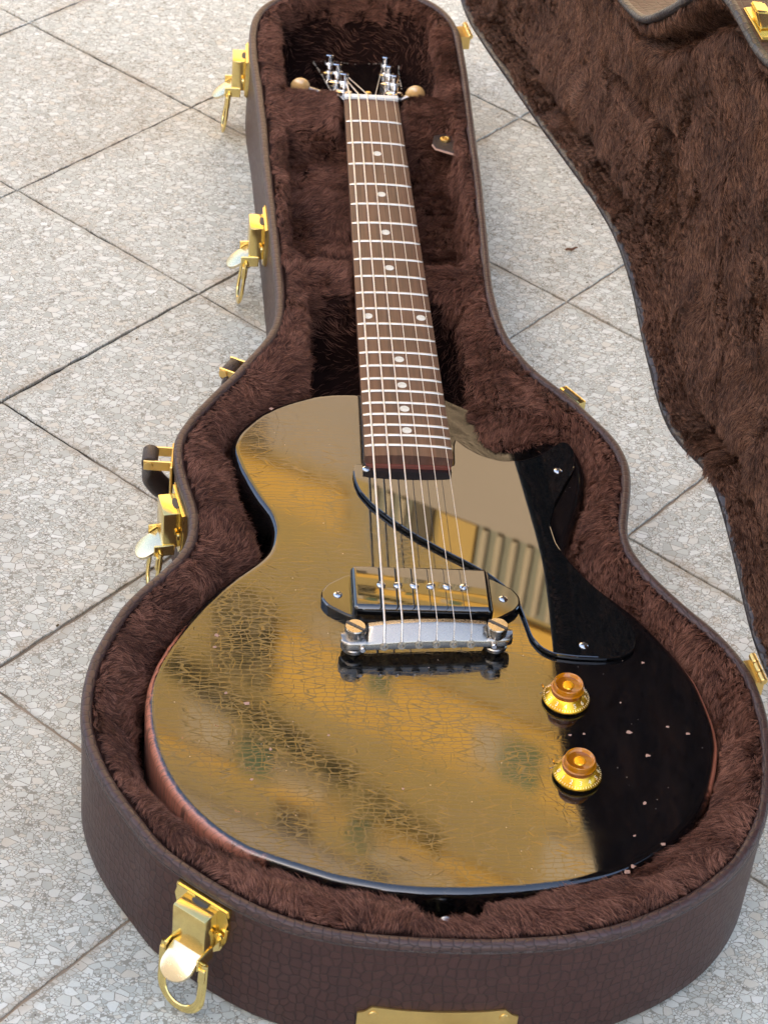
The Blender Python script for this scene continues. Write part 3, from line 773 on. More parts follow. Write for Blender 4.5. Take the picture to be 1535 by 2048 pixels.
# ------------------------------------------------------------------ unseen wall added behind the viewer to block the sun from the terrace
def build_shade_wall():
    c = Vector((-0.72, -0.69, 0)).normalized()
    e = Vector((c.y, -c.x, 0))
    P = c * 2.75 + Vector((0.0, -0.3, 0))
    root = empty('added_shade_wall', P, 'unseen plain white wall added behind the viewer to keep the sun off the terrace', 'wall')
    def part(name, mat, w, z0, z1, o0, o1):
        bm = bmesh.new()
        P8 = []
        for t in (-w, w):
            for h in (z0, z1):
                for o in (o0, o1):
                    P8.append(bm.verts.new(e * t + c * o + Vector((0, 0, h))))
        for f in ((0, 1, 3, 2), (4, 6, 7, 5), (0, 4, 5, 1), (2, 3, 7, 6), (0, 2, 6, 4), (1, 5, 7, 3)):
            bm.faces.new([P8[i] for i in f])
        return bm_obj(name, bm, mat, root, smooth=False)
    part('wall_body', M['white_wall'], 2.0, -0.02, 2.75, 0.0, 0.22)
    part('coping', M['beige'], 2.05, 2.75, 2.83, -0.04, 0.26)
    return root
added_shade_wall = build_shade_wall()

# ------------------------------------------------------------------ the guitar
TILT = 0.0227
def zb(y):                     # height of the body top (mm) at plan y
    return -17.0 + (y + 628.0) * TILT

gt = empty('electric_guitar', V(0, -628, -17), 'black single-cutaway electric guitar with crazed lacquer lying in the open case', 'guitar')
G0 = wloc(gt)
def GL(x, y, z):               # plan millimetres -> guitar local metres
    return V(x, y, z) - G0
TA = math.atan(TILT)

def body():
    P = np.array(BODY) / 1000.0
    P[:, 1] += 0.628
    rings = []
    def ring(off, z):
        Q = offset_poly(P, off)
        return [(x, y, z + y * TILT) for x, y in Q]
    r = 0.0048
    prof = [(0.0056, 0.0), (r, 0.0)]
    for k in range(1, 7):
        a = k / 6 * PI / 2
        prof.append((r - r * math.sin(a), -r + r * math.cos(a)))
    prof += [(0.0, -0.020), (0.0, -0.0405)]
    for k in range(1, 4):
        a = k / 3 * PI / 2
        prof.append((0.0035 - 0.0035 * math.cos(a), -0.0405 - 0.0035 * math.sin(a)))
    n = len(P)
    verts, faces = [], []
    for off, z in prof:
        verts += ring(off, z)
    for i in range(len(prof) - 1):
        for k in range(n):
            k2 = (k + 1) % n
            faces.append((i * n + k, i * n + k2, (i + 1) * n + k2, (i + 1) * n + k))
    me = bpy.data.meshes.new('body')
    bm = bmesh.new()
    bv = [bm.verts.new(v) for v in verts]
    for f in faces:
        bm.faces.new([bv[i] for i in f])
    ft = bm.faces.new([bv[k] for k in range(n)])
    bm.faces.new([bv[(len(prof) - 1) * n + k] for k in range(n)])
    bmesh.ops.triangulate(bm, faces=[ft])
    return bm_obj('body', bm, M['lacquer'], gt, smooth=True, sharp=60)
body_o = body()

def hw(y):
    return 21.5 + (-y) * 0.015366
FB_END = -463.0
def fingerboard():
    verts, faces = [], []
    nx = 12
    ys = np.linspace(0, FB_END, 60)
    for y in ys:
        w = hw(y)
        row = [(-w, y, -7.0)]
        for k in range(nx + 1):
            x = -w + 2 * w * k / nx
            row.append((x, y, -1.0 + (w * w - x * x) / 610.0 - (0.35 if k in (0, nx) else 0)))
        row.append((w, y, -7.0))
        verts += row
    m = nx + 3
    for i in range(len(ys) - 1):
        for k in range(m):
            k2 = (k + 1) % m
            faces.append((i * m + k, i * m + k2, (i + 1) * m + k2, (i + 1) * m + k))
    faces.append(tuple(range(m)))
    faces.append(tuple(range((len(ys) - 1) * m, len(ys) * m))[::-1])
    vw = [tuple(V(*v)) for v in verts]
    return mesh_obj('fingerboard', vw, faces, M['rosewood'], gt, smooth=True, sharp=40)
fb = fingerboard()

def neck():
    verts, faces = [], []
    ys = list(np.linspace(4, FB_END + 1.0, 30))
    m = 13
    for y in ys:
        w = hw(min(y, 0)) - 0.3
        dep = 17.0 if y > -380 else 17 + 0
        zl = max(-7.02 - dep, zb(y) - 6) if y < -372 else -7.02 - dep
        for k in range(m):
            a = PI * k / (m - 1)
            x = -w * math.cos(a)
            z = -7.02 + (zl + 7.02) * (math.sin(a) ** 0.55)
            verts.append((x, y, z))
    for i in range(len(ys) - 1):
        for k in range(m):
            k2 = (k + 1) % m
            faces.append((i * m + k, (i + 1) * m + k, (i + 1) * m + k2, i * m + k2))
    faces.append(tuple(range(m)))
    faces.append(tuple(range((len(ys) - 1) * m, len(ys) * m))[::-1])
    return mesh_obj('neck', [tuple(V(*v)) for v in verts], faces, M['neck_black'], gt, smooth=True, sharp=50)
neck()
def tongue():
    bm = bmesh.new()
    w = hw(FB_END) / 1000
    bm_box(bm, GL(0, FB_END + 8, -9.6), (2 * w - 0.002, 0.018, 0.0052), None, 0.0006)
    return bm_obj('neck_tongue', bm, M['mahogany'], gt)
tongue()

# frets, dots
def fret_mesh():
    verts, faces = [], []
    nx, ns = 14, 6
    for i in range(nx + 1):
        u = -1 + 2 * i / nx
        for k in range(ns + 1):
            a = PI * k / ns
            e = 1.0 if 0 < i < nx else 0.25
            verts.append((u, 0.00092 * math.cos(a), (1 - u * u) * 0.00105 + 0.00110 * math.sin(a) * e))
    m = ns + 1
    for i in range(nx):
        for k in range(ns):
            faces.append((i * m + k, i * m + k + 1, (i + 1) * m + k + 1, (i + 1) * m + k))
    me = bpy.data.meshes.new('fret')
    me.from_pydata(verts, [], faces)
    me.polygons.foreach_set('use_smooth', [True] * len(me.polygons))
    me.materials.append(M['fret'])
    return me
fm = fret_mesh()
def fy(n):
    return -(628.65 - 628.65 / 2 ** (n / 12))
for n in range(1, 23):
    y = fy(n)
    o = bpy.data.objects.new('fret', fm)
    link(o, fb)
    o.location = Vector(GL(0, y, -1.05))
    o.scale = (hw(y) / 1000.0 - 0.0002, 1, 1 if n < 15 else 1.15)

dm = bmesh.new()
bm_lathe(dm, [(0.0, 0.0), (0.00325, 0.0), (0.00325, -0.001)], (0, 0, 0), 20, cap=False)
dot_src = None
for n in (3, 5, 7, 9, 12, 12.5, 15, 17, 19, 21):
    nn = 12 if n == 12.5 else n
    y = (fy(nn) + fy(nn - 1)) / 2
    x = 0.0 if n not in (12, 12.5) else (-18.5 if n == 12 else 18.5)
    w = hw(y)
    loc = GL(x, y, -1.0 + (w * w - x * x) / 610.0 + 0.12)
    if dot_src is None:
        dot_src = bm_obj('inlay_dot', dm, M['pearl'], fb, smooth=False)
        dot_src.location = loc
    else:
        o = inst('inlay_dot', dot_src, fb, loc)
    (dot_src if n == 3 else o).rotation_euler = (0, x / 305.0, 0)

bm = bmesh.new()
bm_box(bm, GL(0, 2.4, -1.6), (0.0432, 0.0050, 0.0066), None, 0.0009, 3)
bm_obj('nut', bm, M['nut'], gt)

# headstock: black face, tilted back
HA = math.radians(18.0)
def HP(x, s, h=0.0):           # headstock plane: s along from the nut, h above the face
    y = 5.0 + s * math.cos(HA) + h * math.sin(HA)
    z = -6.0 - s * math.sin(HA) + h * math.cos(HA)
    return GL(x, y, z)
hs = [(21.2, -4), (21.6, 8), (23.5, 20), (27.5, 34), (30.2, 50), (31.8, 80), (33.5, 120), (36.8, 160), (38.0, 168), (34, 172.5), (24, 175.5), (14, 173), (6, 167.5)]
poly = hs + [(0, 166)] + [(-x, s) for x, s in reversed(hs)]
def headstock():
    bm = bmesh.new()
    tops = [bm.verts.new(HP(x, s, 0)) for x, s in poly]
    bots = [bm.verts.new(HP(x, s, -14)) for x, s in poly]
    f = bm.faces.new(tops)
    bm.faces.new(bots[::-1])
    n = len(poly)
    for k in range(n):
        bm.faces.new((bots[k], bots[(k + 1) % n], tops[(k + 1) % n], tops[k]))
    bmesh.ops.bevel(bm, geom=list(f.edges), offset=0.001, segments=2, affect='EDGES')
    return bm_obj('headstock', bm, M['neck_black'], gt, sharp=40)
hso = headstock()
# worn pale edge along the tip and the sides
bm = bmesh.new()
rr = random.Random(2)
edge = [(x, s) for x, s in poly if s > 20]
for (x0, s0), (x1, s1) in zip(edge[:-1], edge[1:]):
    L = math.hypot(x1 - x0, s1 - s0)
    k = max(1, int(L / 2.2))
    for q in range(k):
        if rr.random() < (0.25 if s0 > 158 else 0.5):
            continue
        t = (q + rr.random() * .6) / k
        xx, ss = x0 + (x1 - x0) * t, s0 + (s1 - s0) * t
        bm_box(bm, HP(xx * 0.988, ss - 0.4, -0.15), (0.0005 + rr.random() * .0008, 0.0006 + rr.random() * .0014, 0.0006))
o = bm_obj('edge_wear', bm, M['pale_edge'], hso, smooth=False)
o['kind'] = 'stuff'

# tuners: post, bushing, string wraps; two cream buttons show above the fur
up_h = Vector((0, math.sin(HA), math.cos(HA)))
tuner_xy = [(-19.5, 36), (-22.5, 77), (-26.5, 118), (22.0, 38), (21.0, 79), (21.5, 120)]
post_tops = []
tsrc = None
for i, (x, s) in enumerate(tuner_xy):
    c0 = HP(x, s, 0)
    if tsrc is None:
        bm = bmesh.new()
        bm_lathe(bm, [(0.0066, 0.0), (0.0066, 0.0011), (0.0050, 0.0021), (0.0034, 0.0023)], (0, 0, 0), 24)
        tsrc = bm_obj('tuner', bm, M['chrome'], gt, sharp=35)
        bm = bmesh.new()
        bm_lathe(bm, [(0.0032, 0.002), (0.0032, 0.0065), (0.0025, 0.0075), (0.0026, 0.0090), (0.0033, 0.0104), (0.0034, 0.0128), (0.0028, 0.0134), (0.0, 0.0135)], (0, 0, 0), 20)
        psrc = bm_obj('post', bm, M['chrome'], tsrc, sharp=35)
        bm = bmesh.new()
        pts = [(0.0031 * math.cos(a), 0.0031 * math.sin(a), 0.0064 + 0.00042 * a / 6.28 * 1.0) for a in np.linspace(0, 6.28 * 2.6, 50)]
        bm_tube(bm, pts, 0.00045, 6)
        wsrc = bm_obj('string_wrap', bm, M['string'], tsrc)
        tn = tsrc
    else:
        tn = inst('tuner', tsrc, gt)
        inst('post', psrc, tn)
        inst('string_wrap', wsrc, tn)
    tn.location = c0
    tn.rotation_mode = 'ZYX'
    tn.rotation_euler = (-HA, 0, random.uniform(0, 6))
    post_tops.append(HP(x * (1 - 0.12), s, 8.4))
    tn.scale = (1.15, 1.15, 1.2)
for sx in (-1, 1):
    bm = bmesh.new()
    c0 = HP(sx * 26, 37, -5)
    cb = HP(sx * (54.5 if sx < 0 else 39.5), 38, 3 if sx < 0 else 1)
    bm_tube(bm, [c0, cb], 0.0026, 10)
    sh = bm_obj('tuner_shaft', bm, M['nickel'], gt)
    bm = bmesh.new()
    bmesh.ops.create_uvsphere(bm, u_segments=20, v_segments=14, radius=1.0)
    bmesh.ops.scale(bm, vec=(0.0080, 0.0046, 0.0078), verts=bm.verts)
    bmesh.ops.translate(bm, vec=cb, verts=bm.verts)
    bm_obj('tuner_button', bm, M['cream'], sh)
bm = bmesh.new()
bm_lathe(bm, [(0.0030, 0.0), (0.0030, 0.0012), (0.0018, 0.0022), (0.0, 0.0024)], HP(0.5, 34, 0.2), 16, up_h)
bm_obj('cover_screw', bm, M['brass'], hso)

# pickguard
PG = [(-34.5,-460),(-36,-467),(-35.5,-475),(-33,-486),(-26,-499),(-14,-514),(0,-528),(15,-540.5),(30,-552),(43,-563),(53,-575),(59,-587),(62,-604),(64,-618),(69,-627.5),(76,-632.5),(89,-634.5),(105,-635),(117,-633.5),(125,-628),(128.5,-618),(128,-608),(124,-597),(116,-583),(106,-569),(96,-551),(89,-533),(87,-515),(92,-495),(101,-475),(109.5,-457),(111.5,-441),(109,-431.5),(104,-429.5),(97,-436),(89,-444),(76,-451),(62,-452.5),(49,-447.5),(38.5,-438),(33,-430),(31,-440),(30,-459.5)]
def smooth_poly(P, step=3.0, sm=2.2):
    P = np.array(P, float)
    Qp = np.vstack([P, P[:1]])
    s = np.r_[0, np.cumsum(np.linalg.norm(np.diff(Qp, axis=0), axis=1))]
    n = int(s[-1] / step)
    t = np.arange(n) * s[-1] / n
    R = np.stack([np.interp(t, s, Qp[:, k]) for k in range(2)], 1)
    k = int(3 * sm / step)
    w = np.exp(-0.5 * (np.arange(-k, k + 1) * step / sm) ** 2); w /= w.sum()
    return sum(w[j + k] * np.roll(R, -j, axis=0) for j in range(-k, k + 1))
def on_body(bm_poly, name, mat, z0, z1, bevel, seg=2):
    bm = bmesh.new()
    bm_prism(bm, [((x) / 1000, (y + 628) / 1000) for x, y in bm_poly], z0, z1, bevel, seg)
    o = bm_obj(name, bm, mat, gt, sharp=12)
    o.rotation_euler = (TA, 0, 0)
    return o
pg = on_body(smooth_poly(PG, 2.5, 2.0), 'pickguard', M['guard'], 0.0010, 0.0034, 0.0009, 2)

def phillips(parent, x, y, h, r=0.0028, name='screw'):
    bm = bmesh.new()
    c = (x / 1000, (y + 628) / 1000, h)
    bm_lathe(bm, [(r, 0.0), (r * 0.95, 0.0005), (r * 0.6, 0.0011), (0.0, 0.00135)], c, 18)
    o = bm_obj(name, bm, M['chrome'], parent)
    bm = bmesh.new()
    a = random.uniform(0, 1.5)
    for k in range(2):
        bm_box(bm, (0, 0, 0), (r * 1.15, r * 0.26, 0.0009), (0, 0, a + k * PI / 2))
    bmesh.ops.translate(bm, vec=(c[0], c[1], h + 0.00115), verts=bm.verts)
    bm_obj('cross_slot', bm, M['dark_hole'], o if parent is gt else parent, smooth=False)
    return o
for x, y in ((-27, -465), (98, -461), (95, -625)):
    s = phillips(pg, x, y, 0.0033)

# pickup: black cover with pointed ears
EAR = [(-60.5, -584), (-60.5, -591), (-57, -597), (-45, -605.5), (-38, -607), (38, -607), (45, -605.5), (57, -597), (60.5, -591), (60.5, -584), (57, -577.5), (45, -568.5), (38, -567), (-38, -567), (-45, -568.5), (-57, -577.5)]
pk = on_body(smooth_poly(EAR, 2, 1.6), 'pickup', M['black_plastic'], 0.0, 0.0046, 0.0014, 3)
bm = bmesh.new()
bm_box(bm, (-0.0005, (-588 + 628) / 1000, 0.0068), (0.0845, 0.0385, 0.0135), None, 0.0034, 8)
cov = bm_obj('pickup_cover', bm, M['black_plastic'], pk, sharp=12)
for k, x in enumerate((-25, -15, -5, 5, 15, 25)):
    bm = bmesh.new()
    c = (x / 1000, (-587 + 628) / 1000, 0.0134)
    bm_lathe(bm, [(0.0027, 0.0), (0.0026, 0.0006), (0.0018, 0.0012), (0.0, 0.0014)], c, 18)
    ps = bm_obj('pole_screw', bm, M['chrome'], pk)
    bm = bmesh.new()
    bm_box(bm, (0, 0, 0), (0.0050, 0.0007, 0.0010), (0, 0, (2.6, 0.1, 2.5, 0.15, 2.3, 0.9)[k]))
    bmesh.ops.translate(bm, vec=(c[0], c[1], c[2] + 0.0012), verts=bm.verts)
    bm_obj('screw_slot', bm, M['dark_hole'], pk, smooth=False)
for x in (-50.5, 50):
    phillips(pk, x, -587, 0.0045, 0.0028)

# wraparound bridge
def bridge():
    verts, faces = [], []
    xs = sorted(set(np.round(np.concatenate([np.linspace(-51, -44, 9), np.linspace(-44, -36.5, 6), [-36.4, -35.4], np.linspace(-35, 35, 25), [35.4, 36.4], np.linspace(36.5, 44, 6), np.linspace(44, 51, 9)]), 2)))
    for x in xs:
        ax = abs(x)
        k = 1 - float(sstep(35.0, 36.6, ax))
        ridge = -3.2 + k * (8.0 - x * x / 480.0)
        sh = -4.0 + k * (0.9 - x * x / 900.0)
        e = 0.0
        if ax > 44:
            e = (1 - math.sqrt(max(0, 1 - ((ax - 44) / 7.0) ** 2))) * 5.5
        yf, yk = -635.2 + 0.075 * x + e * 0.5, -622.6 + 0.06 * x - e * 0.6
        yr = -628.0 + 0.06 * x
        row = [(x, yf + 1.0, -10.5), (x, yf, -9.5), (x, yf, sh - 1.6), (x, yf + 0.7, sh - 0.5), (x, yf + 1.5, sh + 0.2 * k), (x, yr - 1.3, ridge - 0.8), (x, yr, ridge), (x, yr + 1.8, ridge - 0.6), (x, yk, ridge - 2.2), (x, yk, -9.5), (x, yk - 1.0, -10.5)]
        verts += row
    m = 11
    for i in range(len(xs) - 1):
        for k in range(m):
            k2 = (k + 1) % m
            faces.append((i * m + k, (i + 1) * m + k, (i + 1) * m + k2, i * m + k2))
    faces.append(tuple(range(m)))
    faces.append(tuple(range((len(xs) - 1) * m, len(xs) * m))[::-1])
    return mesh_obj('bridge', [tuple(V(*v)) for v in verts], faces, M['nickel'], gt, smooth=True, sharp=38)
br = bridge()
for sx, yy in ((-43, -631), (41.3, -626.8)):
    bm = bmesh.new()
    bm_lathe(bm, [(0.0032, -0.018), (0.0032, -0.010), (0.0045, -0.0098), (0.0060, -0.0046), (0.0062, 0.0002), (0.0058, 0.0009), (0.0, 0.0010)], GL(sx, yy, 2.2), 28)
    st = bm_obj('bridge_stud', bm, M['nickel'], gt, sharp=30)
    bm = bmesh.new()
    bm_box(bm, (0, 0, 0), (0.0126, 0.0017, 0.0016), (0, 0, -0.62))
    bmesh.ops.translate(bm, vec=GL(sx, yy, 2.2) + Vector((0, 0, 0.0006)), verts=bm.verts)
    bm_obj('stud_slot', bm, M['dark_hole'], st, smooth=False)
    bm = bmesh.new()
    bm_lathe(bm, [(0.0072, -0.0160), (0.0072, -0.0140), (0.0066, -0.0134), (0.0035, -0.0132)], GL(sx, yy, 2.2), 28)
    bm_obj('stud_flange', bm, M['nickel'], st, sharp=30)
for sx in (-38.5, 39.5):
    bm = bmesh.new()
    bm_lathe(bm, [(0.0019, 0.0), (0.0019, 0.0030), (0.0014, 0.0036), (0.0, 0.0036)], GL(sx, -635.2 + 0.075 * sx + 0.3, -7.4), 14, (0, -1, 0.1))
    bm_obj('set_screw', bm, M['chrome'], br, sharp=30)

# strings, low to high
gauge = (1.22, 0.98, 0.76, 0.46, 0.36, 0.29)
xs_n = np.linspace(-17.6, 17.6, 6)
xs_b = np.linspace(-25.8, 25.8, 6)
order = [0, 1, 2, 5, 4, 3]
for i in range(6):
    r = gauge[i] / 1740
    xb, xn = xs_b[i], xs_n[i]
    zr = -3.2 + 8.0 - xb * xb / 480.0 + gauge[i] / 2 + 0.05
    fr = -4.0 + 0.9 - xb * xb / 900.0
    yk = -624.4 + 0.06 * xb
    yl = -635.2 + 0.075 * xb
    pts = [GL(xb, yl - 0.9, fr - 2.4), GL(xb, yl - 0.5, fr + 0.1), GL(xb, yl + 1.4, fr + 1.4), GL(xb, yk - 5.0, zr - 0.6), GL(xb, yk - 3.6, zr), GL(xb, yk - 2.6, zr)]
    for t in np.linspace(0.05, 1, 16):
        pts.append(GL(xb + (xn - xb) * t, (yk - 2.6) * (1 - t) + 3.0 * t, zr * (1 - t) + (1.9 + gauge[i] / 2) * t))
    pts.append(GL(xn, 5.2, 1.6))
    pt = post_tops[order[i]]
    pts.append(pt)
    bm = bmesh.new()
    bm_tube(bm, pts, r, 8)
    bm_obj('string', bm, M['string'], gt)
    bm = bmesh.new()
    bm_lathe(bm, [(0.0025, 0.0), (0.0025, 0.0016), (0.0013, 0.0017), (0.0012, 0.0004), (0.0, 0.0004)], GL(xb, yl + 0.6, fr - 3.2), 16, (0, -0.95, 0.3))
    bm_obj('string_cup', bm, M['nickel'], br, sharp=30)

# knobs
def knob(x, y, first_deg):
    c = (x / 1000, (y + 628) / 1000, 0.0)
    bm = bmesh.new()
    bm_lathe(bm, [(0.0120, 0.0015), (0.0136, 0.0018), (0.0139, 0.0026), (0.0136, 0.0034), (0.0098, 0.0072), (0.0092, 0.0078)], c, 48)
    k = bm_obj('knob', bm, M['amber_skirt'], gt, sharp=30)
    k.rotation_euler = (TA, 0, 0)
    bm = bmesh.new()
    bm_lathe(bm, [(0.0094, 0.0072), (0.0092, 0.0098), (0.0093, 0.0104)], c, 48)
    bm_obj('knob_neck', bm, M['amber_deep'], k, sharp=30)
    bm = bmesh.new()
    bm_lathe(bm, [(0.0093, 0.0102), (0.0097, 0.0106), (0.0090, 0.0110), (0.0088, 0.0130), (0.0087, 0.0140), (0.0083, 0.0145), (0.0077, 0.0142), (0.0072, 0.0130), (0.0068, 0.0126)], c, 48, cap=False)
    bm_obj('knob_crown', bm, M['amber'], k, sharp=45)
    bm = bmesh.new()
    bm_lathe(bm, [(0.0070, 0.0127), (0.0037, 0.0122), (0.0035, 0.0122)], c, 40, cap=False)
    bm_obj('knob_dish', bm, M['amber_deep'], k, sharp=30)
    bm = bmesh.new()
    bm_lathe(bm, [(0.0036, 0.0123), (0.0031, 0.0129), (0.0, 0.0130)], c, 24, cap=False)
    bm_obj('knob_centre', bm, M['amber_skirt'], k, sharp=30)
    sl = math.atan2(0.0038, 0.0038)
    for q in range(0, 11):
        a = math.radians(first_deg + q * 27.5)
        fc = bpy.data.curves.new('numeral', 'FONT')
        fc.body = str(q)
        fc.size = 0.0036
        fc.align_x = 'CENTER'
        fc.align_y = 'CENTER'
        fc.extrude = 0.00006
        fc.materials.append(M['numeral'])
        tmp = bpy.data.objects.new('numeral_text', fc)
        me = bpy.data.meshes.new_from_object(tmp)
        bpy.data.objects.remove(tmp)
        o = bpy.data.objects.new('numeral', me)
        link(o, k)
        rr_ = 0.0114
        o.location = (c[0] + rr_ * math.cos(a), c[1] + rr_ * math.sin(a), 0.00585)
        o.rotation_euler = (math.radians(45), 0, a + PI / 2)
    bm = bmesh.new()
    for q in range(0, 41):
        a = math.radians(first_deg + (q * 0.25) * 27.5)
        r2 = 0.0131
        b0 = bm_box(bm, (0, 0, 0), (0.0012 if q % 2 == 0 else 0.0008, 0.00022, 0.0001), (0, PI / 4, a))
        bmesh.ops.translate(bm, vec=(c[0] + r2 * math.cos(a), c[1] + r2 * math.sin(a), 0.0040), verts=b0)
    o = bm_obj('tick_marks', bm, M['numeral'], k, smooth=False)
    o['kind'] = 'stuff'
    # the small metal pointer washer under the skirt
    bm = bmesh.new()
    bm_box(bm, (0, 0, 0), (0.0042, 0.0012, 0.0004), (0, -0.9, 2.45))
    bmesh.ops.translate(bm, vec=(c[0] - 0.0125, c[1] + 0.0085, 0.0022), verts=bm.verts)
    bm_obj('knob_pointer', bm, M['chrome'], k, smooth=False)
    return k
knob(79.5, -668, 180 - 2 * 27.5 + 25)
knob(79.0, -728, 180 + 8)

# strap button on the tail edge
bm = bmesh.new()
bm_lathe(bm, [(0.0045, 0.0), (0.0030, 0.003), (0.0032, 0.007), (0.0062, 0.0105), (0.0064, 0.0125), (0.0, 0.013)], GL(-1, -821, -37), 20, (0, -1, 0.0))
bm_obj('strap_button', bm, M['nickel'], gt, sharp=40)

# chips through the lacquer
bm = bmesh.new()
rr = random.Random(9)
for (x, y, r) in ((130, -635, 1.0), (114, -693, 1.7), (137, -688, 0.9), (148, -693, 1.2), (122, -711, 1.4), (115, -748, 1.4), (121, -778, 1.3), (102, -794, 1.3), (98, -798, 1.6), (112, -669, 0.6),
                  (-87, -401, 1.5), (-123, -620, 1.3), (-106, -676, 1.5), (-124, -630, 1.0), (-93, -712, 1.0), (79, -696, 0.9), (87, -695, 0.8), (106, -772, 0.9), (-60, -700, 0.7), (-20, -740, 0.7), (-104, -735, 0.9), (-118, -668, 0.8)):
    n = 9
    cv = bm.verts.new((x / 1000, (y + 628) / 1000, 0.00012))
    ring = []
    for k in range(n):
        a = 2 * PI * k / n
        q = r * rr.uniform(0.55, 1.25) / 1000
        ring.append(bm.verts.new((x / 1000 + q * math.cos(a) * 1.2, (y + 628) / 1000 + q * math.sin(a), 0.00005)))
    for k in range(n):
        bm.faces.new((cv, ring[k], ring[(k + 1) % n]))
o = bm_obj('paint_chip', bm, M['wood_chip'], body_o, smooth=False)
o.rotation_euler = (TA, 0, 0)
o['kind'] = 'stuff'

# ------------------------------------------------------------------ the case
cs = empty('guitar_case', V(0, -350, -80), 'brown crocodile-embossed guitar case standing open with brown plush lining and gilt latches', 'guitar case')
C0 = wloc(cs)
CP = np.array(CASE)
_area = 0.5 * np.sum(CP[:, 0] * np.roll(CP[:, 1], -1) - np.roll(CP[:, 0], -1) * CP[:, 1])
if _area < 0:
    CP = CP[::-1].copy()
NC = len(CP)
S_LEN = np.r_[0, np.cumsum(np.linalg.norm(np.diff(np.vstack([CP, CP[:1]]), axis=0), axis=1))]

# lid placement: closed pose turned about the hinge line
HA_ = np.array([86.18, 124.0, 3.4]); HB_ = np.array([192.81, -669.0, 3.4])
LID_ANG = 1.55035
def lid_xf(P):
    P = np.asarray(P, float).reshape(-1, 3)
    k = (HB_ - HA_) / np.linalg.norm(HB_ - HA_)
    v = P - HA_
    c, s = math.cos(LID_ANG), -math.sin(LID_ANG)
    return HA_ + v * c + np.cross(k, v) * s + np.outer(v @ k, k) * (1 - c)
def lid_vec(D):
    D = np.asarray(D, float).reshape(-1, 3)
    k = (HB_ - HA_) / np.linalg.norm(HB_ - HA_)
    c, s = math.cos(LID_ANG), -math.sin(LID_ANG)
    return D * c + np.cross(k, D) * s + np.outer(D @ k, k) * (1 - c)
def W(P):
    P = np.asarray(P, float).reshape(-1, 3)
    return (P + np.array([0, 0, 80.0])) / 1000.0

def ring_strip(name, prof, mat, parent, xf=None, cap_last=False, smooth=True, sharp=40):
    """profile [(inward offset, z, v_mm)] swept round the case outline, with running UVs"""
    verts, uv = [], []
    for off, z, vv in prof:
        Q = offset_poly(CP, off)
        Q = np.vstack([Q, Q[:1]])
        verts.append(np.column_stack([Q, np.full(NC + 1, z)]))
        uv.append(np.column_stack([S_LEN / 1000, np.full(NC + 1, vv / 1000)]))
    verts = np.vstack(verts); uv = np.vstack(uv)
    if xf is not None:
        verts = xf(verts)
    m = NC + 1
    faces = []
    for i in range(len(prof) - 1):
        for k in range(NC):
            faces.append((i * m + k, i * m + k + 1, (i + 1) * m + k + 1, (i + 1) * m + k))
    if cap_last:
        faces.append(tuple((len(prof) - 1) * m + k for k in range(NC)))
    return mesh_obj(name, W(verts), faces, mat, parent, smooth=smooth, uvs=uv, sharp=sharp)

shell = ring_strip('shell', [(0.2, -1.0, 81), (0.0, -3.0, 79), (0.0, -30, 52), (0.0, -60, 22), (0.0, -76, 6), (1.2, -78.6, 3), (4.0, -79.6, 0)], M['croc'], cs, None, True)
rim = ring_strip('rim_binding', [(-0.3, -2.2, 0), (-0.7, -1.0, 1.2), (-0.6, 1.0, 3.2), (0.2, 2.5, 5.0), (1.4, 3.0, 6.4), (3.0, 3.1, 8.0), (4.6, 2.6, 9.7), (5.7, 1.2, 11.6), (6.2, -4, 16)], M['croc_rim'], cs)
rim_seam = ring_strip('rim_seam', [(-0.25, -3.6, 0), (-0.75, -3.1, 1), (-0.75, -2.5, 2), (-0.25, -2.0, 3)], M['handle_leather'], shell)

# ---- lining height field
STEP = 2.5
gx = np.arange(-210, 206, STEP); gy = np.arange(-885, 200, STEP)
GX, GY = np.meshgrid(gx, gy)
D = sdf_poly(GX, GY, CP).reshape(GX.shape)
BP = np.array(BODY)
B = -sdf_poly(GX, GY, BP).reshape(GX.shape)       # distance outside the guitar body
def rect_sd(x0, x1, y0, y1, r=10):
    cx, cy = (x0 + x1) / 2, (y0 + y1) / 2
    qx = np.abs(GX - cx) - (x1 - x0) / 2 + r
    qy = np.abs(GY - cy) - (y1 - y0) / 2 + r
    return np.minimum(np.maximum(qx, qy), 0) + np.hypot(np.maximum(qx, 0), np.maximum(qy, 0)) - r
ZB = -17 + (GY + 628) * TILT
gap = 3.5 + 11 * np.exp(-((GX + 100) ** 2 + (GY + 512) ** 2) / (2 * 22 ** 2)) + 6 * np.exp(-((GX + 118) ** 2 + (GY + 440) ** 2) / (2 * 16 ** 2))
gap += 7.0 * np.exp(-((GX + 150) ** 2 + (GY + 720) ** 2) / (2 * 40 ** 2))
gap += 8.0 * np.exp(-((GX + 1) ** 2 / (2 * 15 ** 2) + (GY + 826) ** 2 / (2 * 9 ** 2)))
t = np.clip((D - 6) / np.maximum(D - 6 + B - gap, 1), 0, 1)
edge_drop = 6.0 + 5.0 * np.exp(-((GX - 70) ** 2 + (GY + 425) ** 2) / (2 * 28 ** 2)) + 12.0 * np.exp(-((GX + 150) ** 2 + (GY + 715) ** 2) / (2 * 50 ** 2)) - 2.5 * (GX > 60)
padA = 1.5 + (ZB - edge_drop - 1.5) * (t ** 1.25) + 2.2 * np.sin(PI * t)
padN = np.maximum(1.0 - 0.42 * np.maximum(D - 7, 0), -8.0)
wA = sstep(-330, -395, GY)
pad = padN * (1 - wA) + np.minimum(padA, 1.5) * wA
P3 = np.column_stack([GX.ravel(), GY.ravel(), np.zeros(GX.size)])
lump = wave_noise(P3, 38, 3).reshape(GX.shape) * 0.9 + wave_noise(P3, 16, 4).reshape(GX.shape) * 0.45
